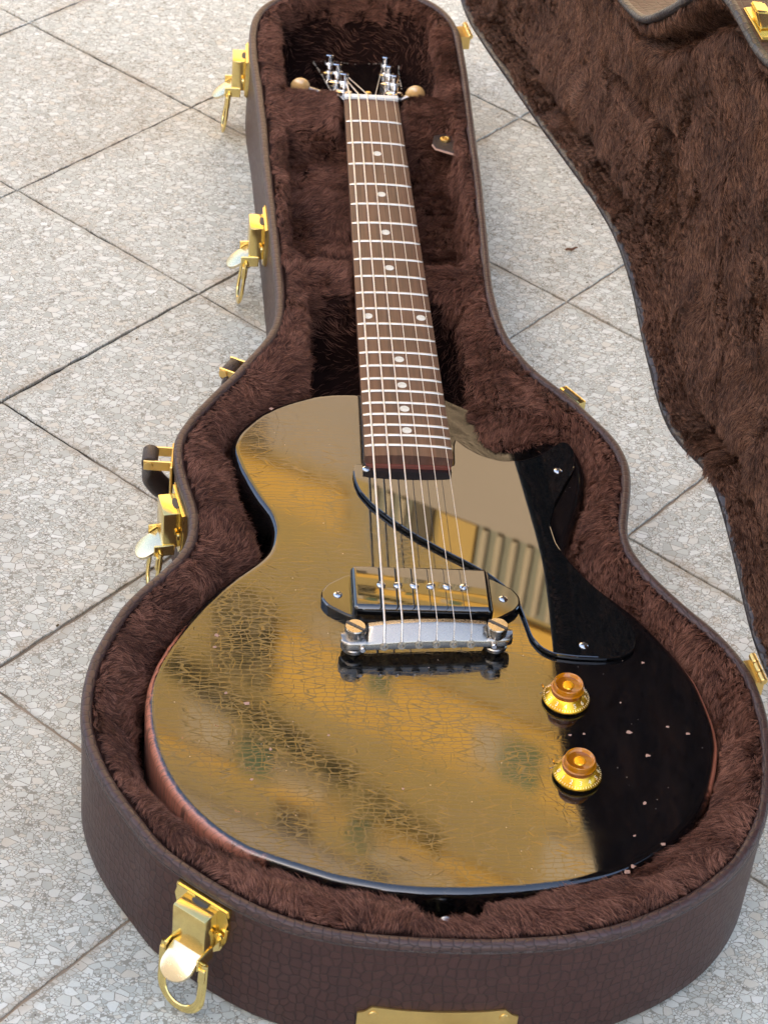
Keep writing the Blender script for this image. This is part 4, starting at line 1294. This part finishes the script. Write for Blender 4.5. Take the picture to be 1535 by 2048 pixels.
pad = pad + lump * 0.8
Z = pad.copy()
def carve(Z, sd, floor, soft=5.0):
    k = sstep(soft * 0.5, -soft * 0.5, sd)
    return Z * (1 - k) + np.minimum(Z, floor) * k
fl = lump * 1.4
# padded bars under the neck are lower than the rim and rounded
for y0, y1, top in ((-38, 24, -4.0), (-272, -224, -5.0)):
    u = np.clip(np.abs(GY - (y0 + y1) / 2) / ((y1 - y0) / 2), 0, 1)
    inb = sstep(3, -3, rect_sd(-74 if y0 > -100 else -66, 64 if y0 > -100 else 56, y0, y1, 6))
    Z = Z * (1 - inb) + (top - 9 * u ** 2.4 + fl) * inb
Z = carve(Z, np.maximum(rect_sd(-71.5, 59, 22, 177, 16), 11 - D), -62 + fl)
Z = carve(Z, rect_sd(-72, 66, -224, -38, 7), -38 + fl * 1.3, 3.5)
Z = carve(Z, rect_sd(-63, 50, -392, -270, 14), -62 + fl)
Z = carve(Z, rect_sd(-29, 29, -280, 40, 3), -27.0, 4)
Z = carve(Z, B - gap, -66.0, 4)
Z = carve(Z, rect_sd(-20, 20, -852, -812, 8), -42.0, 5)
Z = np.where(D < 9, np.minimum(Z, 2.0 - 0.2 * D), Z)

def field_mesh(name, Zf, keep, mat, parent, xf=None, flip=False):
    ny, nx = Zf.shape
    vid = -np.ones(Zf.shape, int)
    q = keep[:-1, :-1] & keep[1:, :-1] & keep[:-1, 1:] & keep[1:, 1:]
    iy, ix = np.nonzero(q)
    quads = np.stack([iy * nx + ix, iy * nx + ix + 1, (iy + 1) * nx + ix + 1, (iy + 1) * nx + ix], 1)
    used = np.unique(quads)
    remap = -np.ones(ny * nx, int); remap[used] = np.arange(len(used))
    P = np.column_stack([GX.ravel(), GY.ravel(), Zf.ravel()])[used]
    quads = remap[quads]
    if flip:
        quads = quads[:, ::-1]
    Pw = xf(P) if xf is not None else P
    o = mesh_obj(name, W(Pw), quads, mat, parent, smooth=True)
    return o, P, quads
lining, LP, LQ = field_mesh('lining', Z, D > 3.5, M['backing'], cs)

# ---- plush pile: short curved strands combed into tufts
def strands(name, P, quads, mat, parent, density, length, flow, keepf, seed, xf=None, xv=None, radius=0.16, tuft=6.0, stand=0.55, lenf=None, wander=(0.75, 0.28), broad=0.0):
    r = np.random.default_rng(seed)
    a, b, c, d = (P[quads[:, k]] for k in range(4))
    n1 = np.cross(b - a, c - a); n2 = np.cross(c - a, d - a)
    tri = np.concatenate([np.stack([a, b, c], 1), np.stack([a, c, d], 1)])
    nn = np.concatenate([n1, n2])
    ar = 0.5 * np.linalg.norm(nn, axis=1)
    nn = nn / (2 * ar[:, None] + 1e-12)
    cen = tri.mean(1)
    w = ar * keepf(cen, nn)
    N = int(w.sum() * density)
    idx = r.choice(len(w), N, p=w / w.sum())
    u, v = r.random(N), r.random(N)
    sw = u + v > 1
    u[sw], v[sw] = 1 - u[sw], 1 - v[sw]
    T = tri[idx]
    root = T[:, 0] + (T[:, 1] - T[:, 0]) * u[:, None] + (T[:, 2] - T[:, 0]) * v[:, None]
    nr = nn[idx]
    # flow over the surface, wandering slowly
    f = flow(root)
    f = f + broad * np.column_stack([wave_noise(root, 120, seed + 11), wave_noise(root, 120, seed + 12), 0.3 * wave_noise(root, 120, seed + 13)])
    f = f + wander[0] * np.column_stack([wave_noise(root, 42, seed + 1), wave_noise(root, 42, seed + 2), 0.4 * wave_noise(root, 42, seed + 3)])
    f = f + wander[1] * np.column_stack([wave_noise(root, 13, seed + 4), wave_noise(root, 13, seed + 5), 0.4 * wave_noise(root, 13, seed + 6)])
    f = f - nr * np.sum(f * nr, 1)[:, None]
    f /= np.linalg.norm(f, axis=1)[:, None] + 1e-9
    L = length * r.uniform(0.6, 1.15, N) * (1 + 0.22 * wave_noise(root, 30, seed + 7))
    L = np.clip(L, length * 0.4, length * 1.7)
    if lenf is not None:
        L = L * lenf(root)
    st = np.clip(stand + 0.22 * wave_noise(root, 24, seed + 8) + r.normal(0, 0.10, N), 0.12, 1.4)
    jit = r.normal(0, 0.13, (N, 3))
    dir0 = nr * (st + 0.45)[:, None] + f + jit
    dir0 /= np.linalg.norm(dir0, axis=1)[:, None]
    dir1 = nr * (st * 0.35)[:, None] + f * 1.1 + jit * 1.6 + r.normal(0, 0.14, (N, 3))
    dir1 /= np.linalg.norm(dir1, axis=1)[:, None]
    p1 = root + dir0 * (L * 0.36)[:, None]
    p2 = p1 + (dir0 * 0.45 + dir1 * 0.55) * (L * 0.34)[:, None]
    p3 = p2 + dir1 * (L * 0.34)[:, None]
    # tufts: tips lean to a shared point
    cell = np.floor(root / tuft).astype(np.int64)
    h = (cell[:, 0] * 73856093) ^ (cell[:, 1] * 19349663) ^ (cell[:, 2] * 83492791)
    h = np.abs(h) % 4096
    order = np.argsort(h, kind='stable')
    cnt = np.bincount(h, minlength=4096)
    key = cell[:, 0] * 100003 + cell[:, 1] * 317 + cell[:, 2]
    uk, inv = np.unique(key, return_inverse=True)
    cn = np.bincount(inv).astype(float)
    ctr = np.column_stack([np.bincount(inv, p3[:, k]) / cn for k in range(3)])
    ctr = ctr + np.random.default_rng(seed + 20).normal(0, tuft * 0.22, ctr.shape)
    pull = (r.uniform(0.1, 0.72, N))[:, None]
    dv = ctr[inv] - p3
    p3 = p3 + dv * pull
    p2 = p2 + dv * pull * 0.5
    pts = np.stack([root - nr * 0.4, p1, p2, p3], 1)
    if xf is not None:
        pts = xf(pts.reshape(-1, 3)).reshape(pts.shape)
    pw = W(pts.reshape(-1, 3)) - np.array(wloc(parent))
    cu = bpy.data.hair_curves.new(name)
    cu.add_curves([4] * N)
    cu.attributes['position'].data.foreach_set('vector', pw.astype(np.float32).ravel())
    ra = cu.attributes.get('radius') or cu.attributes.new('radius', 'FLOAT', 'POINT')
    rad = np.tile(np.array([1.0, 0.95, 0.7, 0.25]), N) * np.repeat(r.uniform(0.7, 1.25, N), 4) * radius / 1000
    ra.data.foreach_set('value', rad.astype(np.float32))
    cu.materials.append(mat)
    o = bpy.data.objects.new(name, cu)
    link(o, parent)
    o['kind'] = 'stuff'
    return o

def interp(F, P):
    ix = np.clip(((P[:, 0] - gx[0]) / STEP).astype(int), 0, F.shape[1] - 1)
    iy = np.clip(((P[:, 1] - gy[0]) / STEP).astype(int), 0, F.shape[0] - 1)
    return F[iy, ix]
PIT1 = rect_sd(-71.5, 59, 22, 177, 16); PIT2 = rect_sd(-63, 50, -392, -270, 14)
gDy, gDx = np.gradient(D, STEP)
def base_flow(P):
    fx, fy_ = interp(gDx, P), interp(gDy, P)      # away from the rim, towards the middle
    neck = (P[:, 1] > -300)
    ang = np.where(neck, 0.0, 0.0)
    f = np.column_stack([fx * 0.8, fy_ * 0.8, np.full(len(P), -0.15)])
    side = np.column_stack([-fy_, fx, np.zeros(len(P))])
    f = f + side * 0.55
    f[:, 1] -= np.where(neck, 0.45, 0.0)
    return f
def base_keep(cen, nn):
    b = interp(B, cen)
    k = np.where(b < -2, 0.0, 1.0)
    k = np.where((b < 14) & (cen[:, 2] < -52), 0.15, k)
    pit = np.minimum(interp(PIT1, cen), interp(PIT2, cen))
    k = np.where((pit < 0.5) & (cen[:, 2] < -14), k * 0.05, k)  # pile thinned in the pits so the dark backing stands in for deep shade
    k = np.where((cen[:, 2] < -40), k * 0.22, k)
    d = interp(D, cen)
    k = np.where(d < 5.0, 0.0, k)
    w = 21.5 - cen[:, 1] * 0.0154
    k = np.where((np.abs(cen[:, 0]) < w - 3) & (cen[:, 1] < 0) & (cen[:, 1] > -300), 0.05, k)
    return k
def base_len(P):
    d = interp(D, P); b = interp(B, P)
    l = np.clip(0.45 + (d - 5) / 14, 0.45, 1.0)
    return l * np.where((b < 9) & (b > -20), 0.70, 1.0)
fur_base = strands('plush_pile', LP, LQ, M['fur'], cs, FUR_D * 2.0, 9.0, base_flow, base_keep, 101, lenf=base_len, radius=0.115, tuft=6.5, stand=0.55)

# leather pull tab of the accessory box with its snap
bm = bmesh.new()
tab = [(x - 4, y - 9) for x, y in ((52, -30), (60, -26.5), (67, -28), (70, -44), (75, -60), (64, -55), (52, -49), (50, -42))]
bm_prism(bm, [tuple((V(x, y, 0) - C0)[:2]) for x, y in tab], (-10.4 + 80) / 1000, (-8.0 + 80) / 1000, 0.0005, 1)
tb = bm_obj('pull_tab', bm, M['handle_leather'], cs, smooth=False)
bm = bmesh.new()
bm_lathe(bm, [(0.0042, 0.0), (0.0040, 0.0012), (0.0026, 0.0016), (0.0022, 0.0008), (0.0012, 0.0008), (0.0010, 0.0018), (0.0, 0.0019)], V(56.5, -45, -8.0) - C0, 20)
bm_obj('snap', bm, M['brass'], tb, sharp=30)
bm = bmesh.new()
bm_tube(bm, [V(x - 4, y - 9, -9.2) - C0 for x, y in ((50.2, -43), (52.2, -49.4), (64.2, -55.6), (74.6, -60.2))], 0.0009, 6)
bm_obj('raw_edge', bm, M['wood_chip'], tb)

# ---- latches: plate, catch box, lever flap, bail
def wall_frame(px, py):
    d2 = np.sum((CP - np.array([px, py])) ** 2, 1)
    k = int(np.argmin(d2))
    tg = CP[(k + 4) % NC] - CP[(k - 4) % NC]
    tg /= np.linalg.norm(tg)
    out = np.array([tg[1], -tg[0]])
    return CP[k], tg, out
latch_src = {}
def latch_meshes():
    bm = bmesh.new()
    pl = [(-17, 0), (17, 0), (17.4, -3), (16.6, -8), (17.2, -14), (16, -24), (12.5, -33), (8, -37.5), (-8, -37.5), (-12.5, -33), (-16, -24), (-17.2, -14), (-16.6, -8), (-17.4, -3)]
    vb = [bm.verts.new((x / 1000, -0.0006, z / 1000)) for x, z in pl]
    vt = [bm.verts.new((x / 1000, 0.0030, z / 1000)) for x, z in pl]
    f = bm.faces.new(vt); bm.faces.new(vb[::-1])
    n = len(pl)
    for k in range(n):
        bm.faces.new((vb[k], vb[(k + 1) % n], vt[(k + 1) % n], vt[k]))
    bmesh.ops.bevel(bm, geom=list(f.edges), offset=0.0010, segments=2, affect='EDGES')
    latch_src['latch'] = bm
    bm = bmesh.new()
    bm_box(bm, (0, 0.0082, -0.0165), (0.0212, 0.0108, 0.0270), None, 0.0009, 2)
    latch_src['catch_box'] = bm
    bm = bmesh.new()
    bm_lathe(bm, [(0.0052, 0.0), (0.0052, 0.0004), (0.0, 0.0004)], (0, 0, 0), 20)
    bmesh.ops.scale(bm, vec=(1.0, 0.38, 1.0), verts=bm.verts)
    bmesh.ops.translate(bm, vec=(0, 0.0042, -0.0031), verts=bm.verts)
    latch_src['slot'] = bm
    bm = bmesh.new()
    fl = [(-9.6, 0), (9.6, 0), (9.6, 12)] + [(9.6 * math.cos(a), 12 + 9.0 * math.sin(a)) for a in np.linspace(0.25, PI - 0.25, 9)] + [(-9.6, 12)]
    bm_prism(bm, [(x / 1000, y / 1000) for x, y in fl], -0.0022, 0.0, 0.0008, 2)
    bmesh.ops.rotate(bm, cent=(0, 0, 0), matrix=Euler((math.radians(-34), 0, 0)).to_matrix(), verts=bm.verts)
    bmesh.ops.translate(bm, vec=(0, 0.0120, -0.0285), verts=bm.verts)
    latch_src['lever'] = bm
    for nm, sx in (('pivot_ear', -1), ('pivot_ear_far', 1)):
        bm = bmesh.new()
        bm_box(bm, (sx * 0.0108, 0.0125, -0.0315), (0.0014, 0.0130, 0.0085), (0, 0, 0), 0.0005, 1)
        bm_lathe(bm, [(0.0019, 0.0), (0.0019, 0.0018), (0.0012, 0.0024), (0.0, 0.0024)], (sx * 0.0115, 0.0150, -0.0335), 14, (sx, 0, 0))
        bm_lathe(bm, [(0.0024, 0.0), (0.0024, 0.0014), (0.0, 0.0016)], (sx * 0.0133, 0.0040, -0.0190), 14, (0, 1, 0))
        latch_src[nm] = bm
    bm = bmesh.new()
    pts = [(-12.6, 0, 1.5), (-13.0, 0.6, -3), (-13.2, 1.2, -14), (-13.0, 2.0, -24)]
    pts += [(-13.0 * math.cos(a), 2.0 + 2.2 * math.sin(a), -24 - 13.5 * math.sin(a)) for a in np.linspace(0.2, PI - 0.2, 13)]
    pts += [(13.0, 2.0, -24), (13.2, 1.2, -14), (13.0, 0.6, -3), (12.6, 0, 1.5)]
    bm_tube(bm, [(x / 1000, 0.0152 + y / 1000, -0.0335 + z / 1000) for x, y, z in pts], 0.0027, 12, 0.52, Vector((0, 1, 0)))
    for sx in (-1, 1):
        bm_box(bm, (sx * 0.0130, 0.0162, -0.0395), (0.0042, 0.0040, 0.0100), (0.08, 0, 0), 0.0006, 1)
    latch_src['bail'] = bm
latch_meshes()
latch_me = {}
for k, bm in latch_src.items():
    me = bpy.data.meshes.new(k)
    bmesh.ops.recalc_face_normals(bm, faces=bm.faces)
    bm.to_mesh(me); bm.free()
    me.polygons.foreach_set('use_smooth', [True] * len(me.polygons))
    me.set_sharp_from_angle(angle=math.radians(35))
    me.materials.append(M['dark_hole'] if k == 'slot' else (M['lever'] if k == 'lever' else M['gold']))
    latch_me[k] = me
for (px, py, zt) in ((-132, -832, -4.2), (-146, -509, -4.2), (-86, -176, -4.2), (-96, 76, -4.2)):
    c, tg, out = wall_frame(px, py)
    o = bpy.data.objects.new('latch', latch_me['latch'])
    link(o, cs)
    o.location = V(c[0], c[1], zt) - C0
    # x along the wall, y outward, z up
    xa = Vector((out[1], -out[0], 0)); ya = Vector((out[0], out[1], 0))
    o.rotation_euler = Matrix((xa, ya, Vector((0, 0, 1)))).transposed().to_euler()
    for k in ('catch_box', 'slot', 'lever', 'pivot_ear', 'pivot_ear_far', 'bail'):
        s = bpy.data.objects.new('pivot_ear' if k == 'pivot_ear_far' else k, latch_me[k])
        link(s, o)

# ---- handle hanging on the bass side
c1, _, o1 = wall_frame(-151, -466)
c2, _, o2 = wall_frame(-106, -371)
A1 = Vector((c1[0] + o1[0] * 15, c1[1] + o1[1] * 15 , -7)); A2 = Vector((c2[0] + o2[0] * 9.5, c2[1] + o2[1] * 9.5, -9))
oo = Vector((-0.83, 0.52, 0))
hp = [A1 + Vector((0, 0, 2)), A1 + oo * 3 + Vector((1, 4, -6)), A1 + oo * 4 + Vector((3, 12, -22)), A1 * .75 + A2 * .25 + oo * 2 + Vector((0, 0, -44)), (A1 + A2) / 2 + oo * 0 + Vector((0, 0, -50)), A1 * .25 + A2 * .75 + oo * -2 + Vector((0, 0, -44)), A2 + oo * -3 + Vector((-7, -13, -24)), A2 + oo * -1 + Vector((-3, -6, -6)), A2 + Vector((1, 2, 1))]
def catmull(P, n=8):
    out_ = []
    for i in range(len(P) - 1):
        p0, p1, p2, p3 = P[max(i - 1, 0)], P[i], P[i + 1], P[min(i + 2, len(P) - 1)]
        for q in range(n):
            t = q / n
            out_.append(0.5 * ((2 * p1) + (p2 - p0) * t + (2 * p0 - 5 * p1 + 4 * p2 - p3) * t * t + (3 * p1 - p0 - 3 * p2 + p3) * t ** 3))
    out_.append(P[-1])
    return out_
hc = catmull(hp)
bm = bmesh.new()
rad = [0.0052 + 0.0042 * math.sin(PI * min(1, max(0, (i / (len(hc) - 1))))) ** 0.5 for i in range(len(hc))]
bm_tube(bm, [V(*p) - C0 for p in hc], 0.0036, 16, 2.1)
handle = bm_obj('handle', bm, M['handle_leather'], cs, sharp=60)
for (cc, ov, AA, arm) in ((c1, o1, A1, 0.0185), (c2, o2, A2, 0.0135)):
    t2 = Vector((-ov[1], ov[0], 0))
    ov3 = Vector((ov[0], ov[1], 0))
    bm = bmesh.new()
    rot = Matrix((Vector((ov[0], ov[1], 0)), Vector((-ov[1], ov[0], 0)), Vector((0, 0, 1)))).transposed().to_euler()
    base = V(cc[0], cc[1], 0) - C0
    for sgn in (-1, 1):
        vs2 = bm_box(bm, (0, 0, 0), (arm, 0.0013, 0.0075), tuple(rot), 0.0004, 1)
        bmesh.ops.translate(bm, vec=base + ov3 * (arm / 2 + 0.0003) + t2 * sgn * 0.0075 + Vector((0, 0, -0.0055)), verts=vs2)
        bm_lathe(bm, [(0.0031, 0), (0.0029, 0.0012), (0.0, 0.0016)], base + ov3 * (arm - 0.003) + t2 * sgn * 0.0080 + Vector((0, 0, -0.0055)), 16, t2 * sgn)
    vs2 = bm_box(bm, (0, 0, 0), (0.0020, 0.026, 0.030), tuple(rot), 0.0006, 1)
    bmesh.ops.translate(bm, vec=base + ov3 * 0.0008 + Vector((0, 0, -0.0170)), verts=vs2)
    bmr = bmesh.new()
    bm_lathe(bmr, [(0.0048, -0.0072), (0.0052, -0.0066), (0.0052, 0.0066), (0.0048, 0.0072)], V(AA[0], AA[1], AA[2] + 2) - C0, 18, t2)
    bm_obj('leather_roll', bmr, M['handle_leather'], handle, sharp=40)
    bm_obj('handle_bracket', bm, M['brass'], handle, sharp=30)

# ---- hinges along the lid side and a catch block on the upper bout
def hinge(px, py, r=2.3, ln=24):
    k = Vector(tuple(HB_ - HA_)).normalized()
    c = Vector((px, py, 3.4))
    bm = bmesh.new()
    for q in range(3):
        a = V(*(c + k * (-ln / 2 + q * ln / 3 + 0.4))) - C0
        bm_lathe(bm, [(r * .8 / 1000, 0), (r / 1000, 0.0006), (r / 1000, (ln / 3 - 1.2) / 1000), (r * .8 / 1000, (ln / 3 - 0.6) / 1000)], a, 18, k)
    h = bm_obj('hinge', bm, M['brass'], cs, sharp=30)
    cc, tg, out = wall_frame(px, py)
    rot = Matrix((Vector((out[0], out[1], 0)), Vector((-out[1], out[0], 0)), Vector((0, 0, 1)))).transposed().to_euler()
    bm = bmesh.new()
    wd = max(2.0, (Vector((px, py)) - Vector(cc)).length + 1)
    vs2 = bm_box(bm, (0, 0, 0), (wd / 1000, ln * .8 / 1000, 0.012), tuple(rot), 0.0006, 1)
    bmesh.ops.translate(bm, vec=V(cc[0] + out[0] * wd / 2, cc[1] + out[1] * wd / 2, -4.2) - C0, verts=vs2)
    bm_obj('hinge_leaf', bm, M['brass'], h, sharp=30)
hinge(87.0, 118)
hinge(191.6, -660)
cc, tg, out = wall_frame(116, -391)
rot = Matrix((Vector((out[0], out[1], 0)), Vector((-out[1], out[0], 0)), Vector((0, 0, 1)))).transposed().to_euler()
bm = bmesh.new()
vs2 = bm_box(bm, (0, 0, 0), (0.0062, 0.021, 0.022), tuple(rot), 0.0007, 2)
bmesh.ops.translate(bm, vec=V(cc[0] + out[0] * 4, cc[1] + out[1] * 4, -9) - C0, verts=vs2)
ck = bm_obj('catch_block', bm, M['gold'], cs, sharp=30)
bm = bmesh.new()
vs2 = bm_box(bm, (0, 0, 0), (0.0026, 0.013, 0.0010), tuple(rot))
bmesh.ops.translate(bm, vec=V(cc[0] + out[0] * 2.6, cc[1] + out[1] * 2.6, 2.0) - C0, verts=vs2)
bm_obj('catch_slot', bm, M['dark_hole'], ck, smooth=False)

# ---- brass plate on the tail
bm = bmesh.new()
NP = [(-37, 0), (-20, -1.2), (0, -1.6), (20, -1.2), (37, 0), (38.5, -2.5), (41, -4.5), (44.5, -5.8), (44.5, -24), (41, -25.3), (38.5, -27.3), (37, -30), (-37, -30), (-38.5, -27.3), (-41, -25.3), (-44.5, -24), (-44.5, -5.8), (-41, -4.5), (-38.5, -2.5)]
def on_wall(x, z, o):
    yw = np.interp(x, WX, WY)
    return V(x, yw - o, z) - C0
sel = (CP[:, 1] < -840) & (np.abs(CP[:, 0]) < 90)
WX = CP[sel][:, 0]; WY = CP[sel][:, 1]
so = np.argsort(WX); WX, WY = WX[so], WY[so]
xs_ = np.linspace(-44.5, 44.5, 24)
def zlim(x):
    ax = abs(x)
    top_ = np.interp(ax, [0, 20, 37, 38.5, 41, 44.5], [-1.6, -1.2, 0, -2.5, -4.5, -5.8])
    return top_, -30 - top_
cols = []
for x in xs_:
    a, b = zlim(x)
    cols.append([bm.verts.new(on_wall(x * 0.95 - 7, -47.5 + a, 0.2)), bm.verts.new(on_wall(x * 0.95 - 7, -47.5 + a, 1.3)), bm.verts.new(on_wall(x * 0.95 - 7, -47.5 + b, 1.3)), bm.verts.new(on_wall(x * 0.95 - 7, -47.5 + b, 0.2))])
for p, q in zip(cols[:-1], cols[1:]):
    for k in range(3):
        bm.faces.new((p[k], q[k], q[k + 1], p[k + 1]))
plate = bm_obj('name_plate', bm, M['brass'], cs, sharp=30)
for x in (-41, 27.5):
    bm = bmesh.new()
    bm_lathe(bm, [(0.0026, 0.0), (0.0023, 0.0008), (0.0, 0.0012)], on_wall(x, -53.5, 1.2), 14, (0, -1, 0))
    bm_obj('rivet', bm, M['brass'], plate)

# ---- lid, standing up on its hinges
LD = 46.0
lid = ring_strip('lid', [(0.0, 7.0, 0), (0.0, 16, 9), (0.0, 34, 27), (0.6, LD - 6, 38), (2.5, LD - 2, 42), (6, LD, 47), (14, LD + 1.5, 56)], M['croc'], cs, lid_xf, True)
lid_rim = ring_strip('lid_binding', [(-0.3, 7.6, 16), (-0.8, 6.2, 14), (-0.5, 4.6, 12), (0.4, 3.7, 10), (1.8, 3.3, 8), (3.2, 3.5, 6), (4.4, 4.6, 4), (5.0, 9, 0)], M['croc_lid_rim'], lid, lid_xf)
dl = D
padw = 22.0
Zl = 6.5 + (LD - 4 - 6.5) * sstep(5, 11, dl) * 0 + 0
lw = sstep(6.0, 15.0, dl)
Zl = 7 + 31 * lw
Zl = Zl - 4.5 * np.exp(-((dl - 24.5) / 3.0) ** 2) * 0
# raised pad in the middle of the lid, with a soft crease round it
Zl = Zl - 20 * sstep(21, 25, dl) + 9 * sstep(30, 70, dl) + lump * 1.5
def line_dist(pl):
    best = np.full(GX.shape, 1e9)
    for (ax, ay), (bx, by) in zip(pl[:-1], pl[1:]):
        ex, ey = bx - ax, by - ay
        tt = np.clip(((GX - ax) * ex + (GY - ay) * ey) / (ex * ex + ey * ey), 0, 1)
        best = np.minimum(best, np.hypot(GX - ax - tt * ex, GY - ay - tt * ey))
    return best
SEAM = np.minimum(line_dist([(-70, -452), (-35, -459), (3, -470), (44, -479), (88, -501), (124, -524), (150, -548)]), line_dist([(-5, -190), (-7, -239), (-8, -301), (-12, -366)]))
Zl = Zl + 5.0 * np.exp(-(SEAM / 4.0) ** 2) - 2.0 * np.exp(-((SEAM - 10) / 7.0) ** 2)
lid_lining, QP, QQ = field_mesh('lid_lining', Zl, D > 3.0, M['lid_backing'], lid, lid_xf, True)
def lid_flow(P):
    fx, fy_ = interp(gDx, P), interp(gDy, P)
    return np.column_stack([0.5 + fx * 0.3, -0.75 + fy_ * 0.3, np.zeros(len(P))])
def lid_keep(cen, nn):
    d = interp(D, cen)
    k = np.where(d < 4.0, 0.0, 1.0)
    q = lid_xf(cen)
    # only what the frame (and a step to the side) can show
    k = np.where((d > 17.5) & (d < 22.0), 0.12, k)
    k = np.where(interp(SEAM, cen) < 2.0, 0.2, k)
    return np.where(q[:, 2] > 420, 0.3, k) * np.where(q[:, 1] < -900, 0.5, 1.0)
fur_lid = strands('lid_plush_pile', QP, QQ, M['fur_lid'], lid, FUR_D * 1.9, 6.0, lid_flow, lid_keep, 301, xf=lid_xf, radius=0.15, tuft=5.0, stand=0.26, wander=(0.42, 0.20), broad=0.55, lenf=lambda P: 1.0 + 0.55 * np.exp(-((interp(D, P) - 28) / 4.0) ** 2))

# gilt strike plate with its hook on the outer side of the lid, at the waist
def lid_plate(px, py):
    c, tg, out = wall_frame(px, py)
    xa = lid_vec([[out[1], -out[0], 0]])[0]; ya = lid_vec([[out[0], out[1], 0]])[0]; za = lid_vec([[0, 0, 1]])[0]
    R3 = Matrix((Vector(xa), Vector(ya), Vector(za))).transposed()
    loc = Vector(W(lid_xf([[c[0], c[1], 9.0]]))[0]) - C0
    bm = bmesh.new()
    pl = [(-17, 0), (17, 0), (17.4, 10), (16, 20), (12, 28), (0, 30), (-12, 28), (-16, 20), (-17.4, 10)]
    vb = [bm.verts.new((x / 1000, -0.0005, z / 1000)) for x, z in pl]
    vt = [bm.verts.new((x / 1000, 0.0022, z / 1000)) for x, z in pl]
    f = bm.faces.new(vt); bm.faces.new(vb[::-1])
    for k in range(len(pl)):
        bm.faces.new((vb[k], vb[(k + 1) % len(pl)], vt[(k + 1) % len(pl)], vt[k]))
    bmesh.ops.bevel(bm, geom=list(f.edges), offset=0.0007, segments=2, affect='EDGES')
    me_rot = R3
    bmesh.ops.transform(bm, matrix=Matrix.Translation(loc) @ R3.to_4x4(), verts=bm.verts)
    p = bm_obj('strike_plate', bm, M['gold'], lid, sharp=35)
    bm = bmesh.new()
    vb = [bm.verts.new(v) for v in ((-.008, .0022, .002), (.008, .0022, .002), (.008, .0022, .016), (-.008, .0022, .016), (-.006, .013, -.002), (.006, .013, -.002), (.006, .012, .006), (-.006, .012, .006))]
    for f in ((0, 1, 2, 3), (0, 4, 5, 1), (1, 5, 6, 2), (2, 6, 7, 3), (3, 7, 4, 0), (4, 7, 6, 5)):
        bm.faces.new([vb[i] for i in f])
    bmesh.ops.bevel(bm, geom=list(bm.edges), offset=0.0012, segments=2, affect='EDGES')
    bm_lathe(bm, [(0.0022, 0.002), (0.0022, 0.0034), (0.0, 0.0040)], (-0.012, 0, 0.012), 14, (0, 1, 0))
    bm_lathe(bm, [(0.0022, 0.002), (0.0022, 0.0034), (0.0, 0.0040)], (0.012, 0, 0.012), 14, (0, 1, 0))
    bmesh.ops.transform(bm, matrix=Matrix.Translation(loc) @ R3.to_4x4(), verts=bm.verts)
    bm_obj('strike_hook', bm, M['gold'], lid, sharp=30)
for q in ((-146, -509), (-86, -176), (-96, 76), (-127, -836)):
    lid_plate(*q)
cc, tg, out = wall_frame(116, -391)
bm = bmesh.new()
xa = lid_vec([[out[1], -out[0], 0]])[0]; ya = lid_vec([[out[0], out[1], 0]])[0]; za = lid_vec([[0, 0, 1]])[0]
R3 = Matrix((Vector(xa), Vector(ya), Vector(za))).transposed()
bm_box(bm, (0, 0.0022, 0.010), (0.020, 0.0040, 0.016), None, 0.0008, 2)
bm_lathe(bm, [(0.0028, -0.004), (0.0028, 0.004), (0, 0.004)], (0, 0.0042, 0.010), 14, (1, 0, 0))
bmesh.ops.transform(bm, matrix=Matrix.Translation(Vector(W(lid_xf([[cc[0], cc[1], 3.0]]))[0]) - C0) @ R3.to_4x4(), verts=bm.verts)
bm_obj('catch_tongue', bm, M['brass'], lid, sharp=30)

# ------------------------------------------------------------------ a dry twig and crumbs on the stones
def twig(x, y, L, a, r, label):
    o_ = empty('twig', V(x, y, -79.0), label, 'twig')
    bm = bmesh.new()
    pts = [(L * (t - .5) * math.cos(a) / 1000, L * (t - .5) * math.sin(a) / 1000, r / 1000 * 0.9 + 0.0006 * math.sin(9 * t)) for t in np.linspace(0, 1, 7)]
    bm_tube(bm, pts, [r / 1000 * q for q in (0.5, 1, 0.9, 1.1, 0.9, 0.8, 0.4)], 7)
    bm_obj('twig_stem', bm, M['twig'], o_)
twig(161.5, -86, 11, 0.35, 1.1, 'short dry brown twig lying on the pale stones beyond the neck')
bm = bmesh.new()
rr = random.Random(21)
for k in range(46):
    x, y = rr.uniform(-0.42, 0.30), rr.uniform(-1.0, 0.2)
    q = rr.uniform(0.0005, 0.0013)
    bm_box(bm, (0, 0, 0), (q * 1.6, q, q * .7), (rr.random(), rr.random(), rr.random() * 6))
    bmesh.ops.translate(bm, vec=(x, y, 0.0006), verts=bm.verts[-8:] if False else list(bm.verts)[-8:])
cr = bm_obj('crumbs', bm, M['brownwood'], None, smooth=False)
cr['kind'] = 'stuff'
cr['label'] = 'scattered dark crumbs of dirt on the pale stones'
cr['category'] = 'dirt'
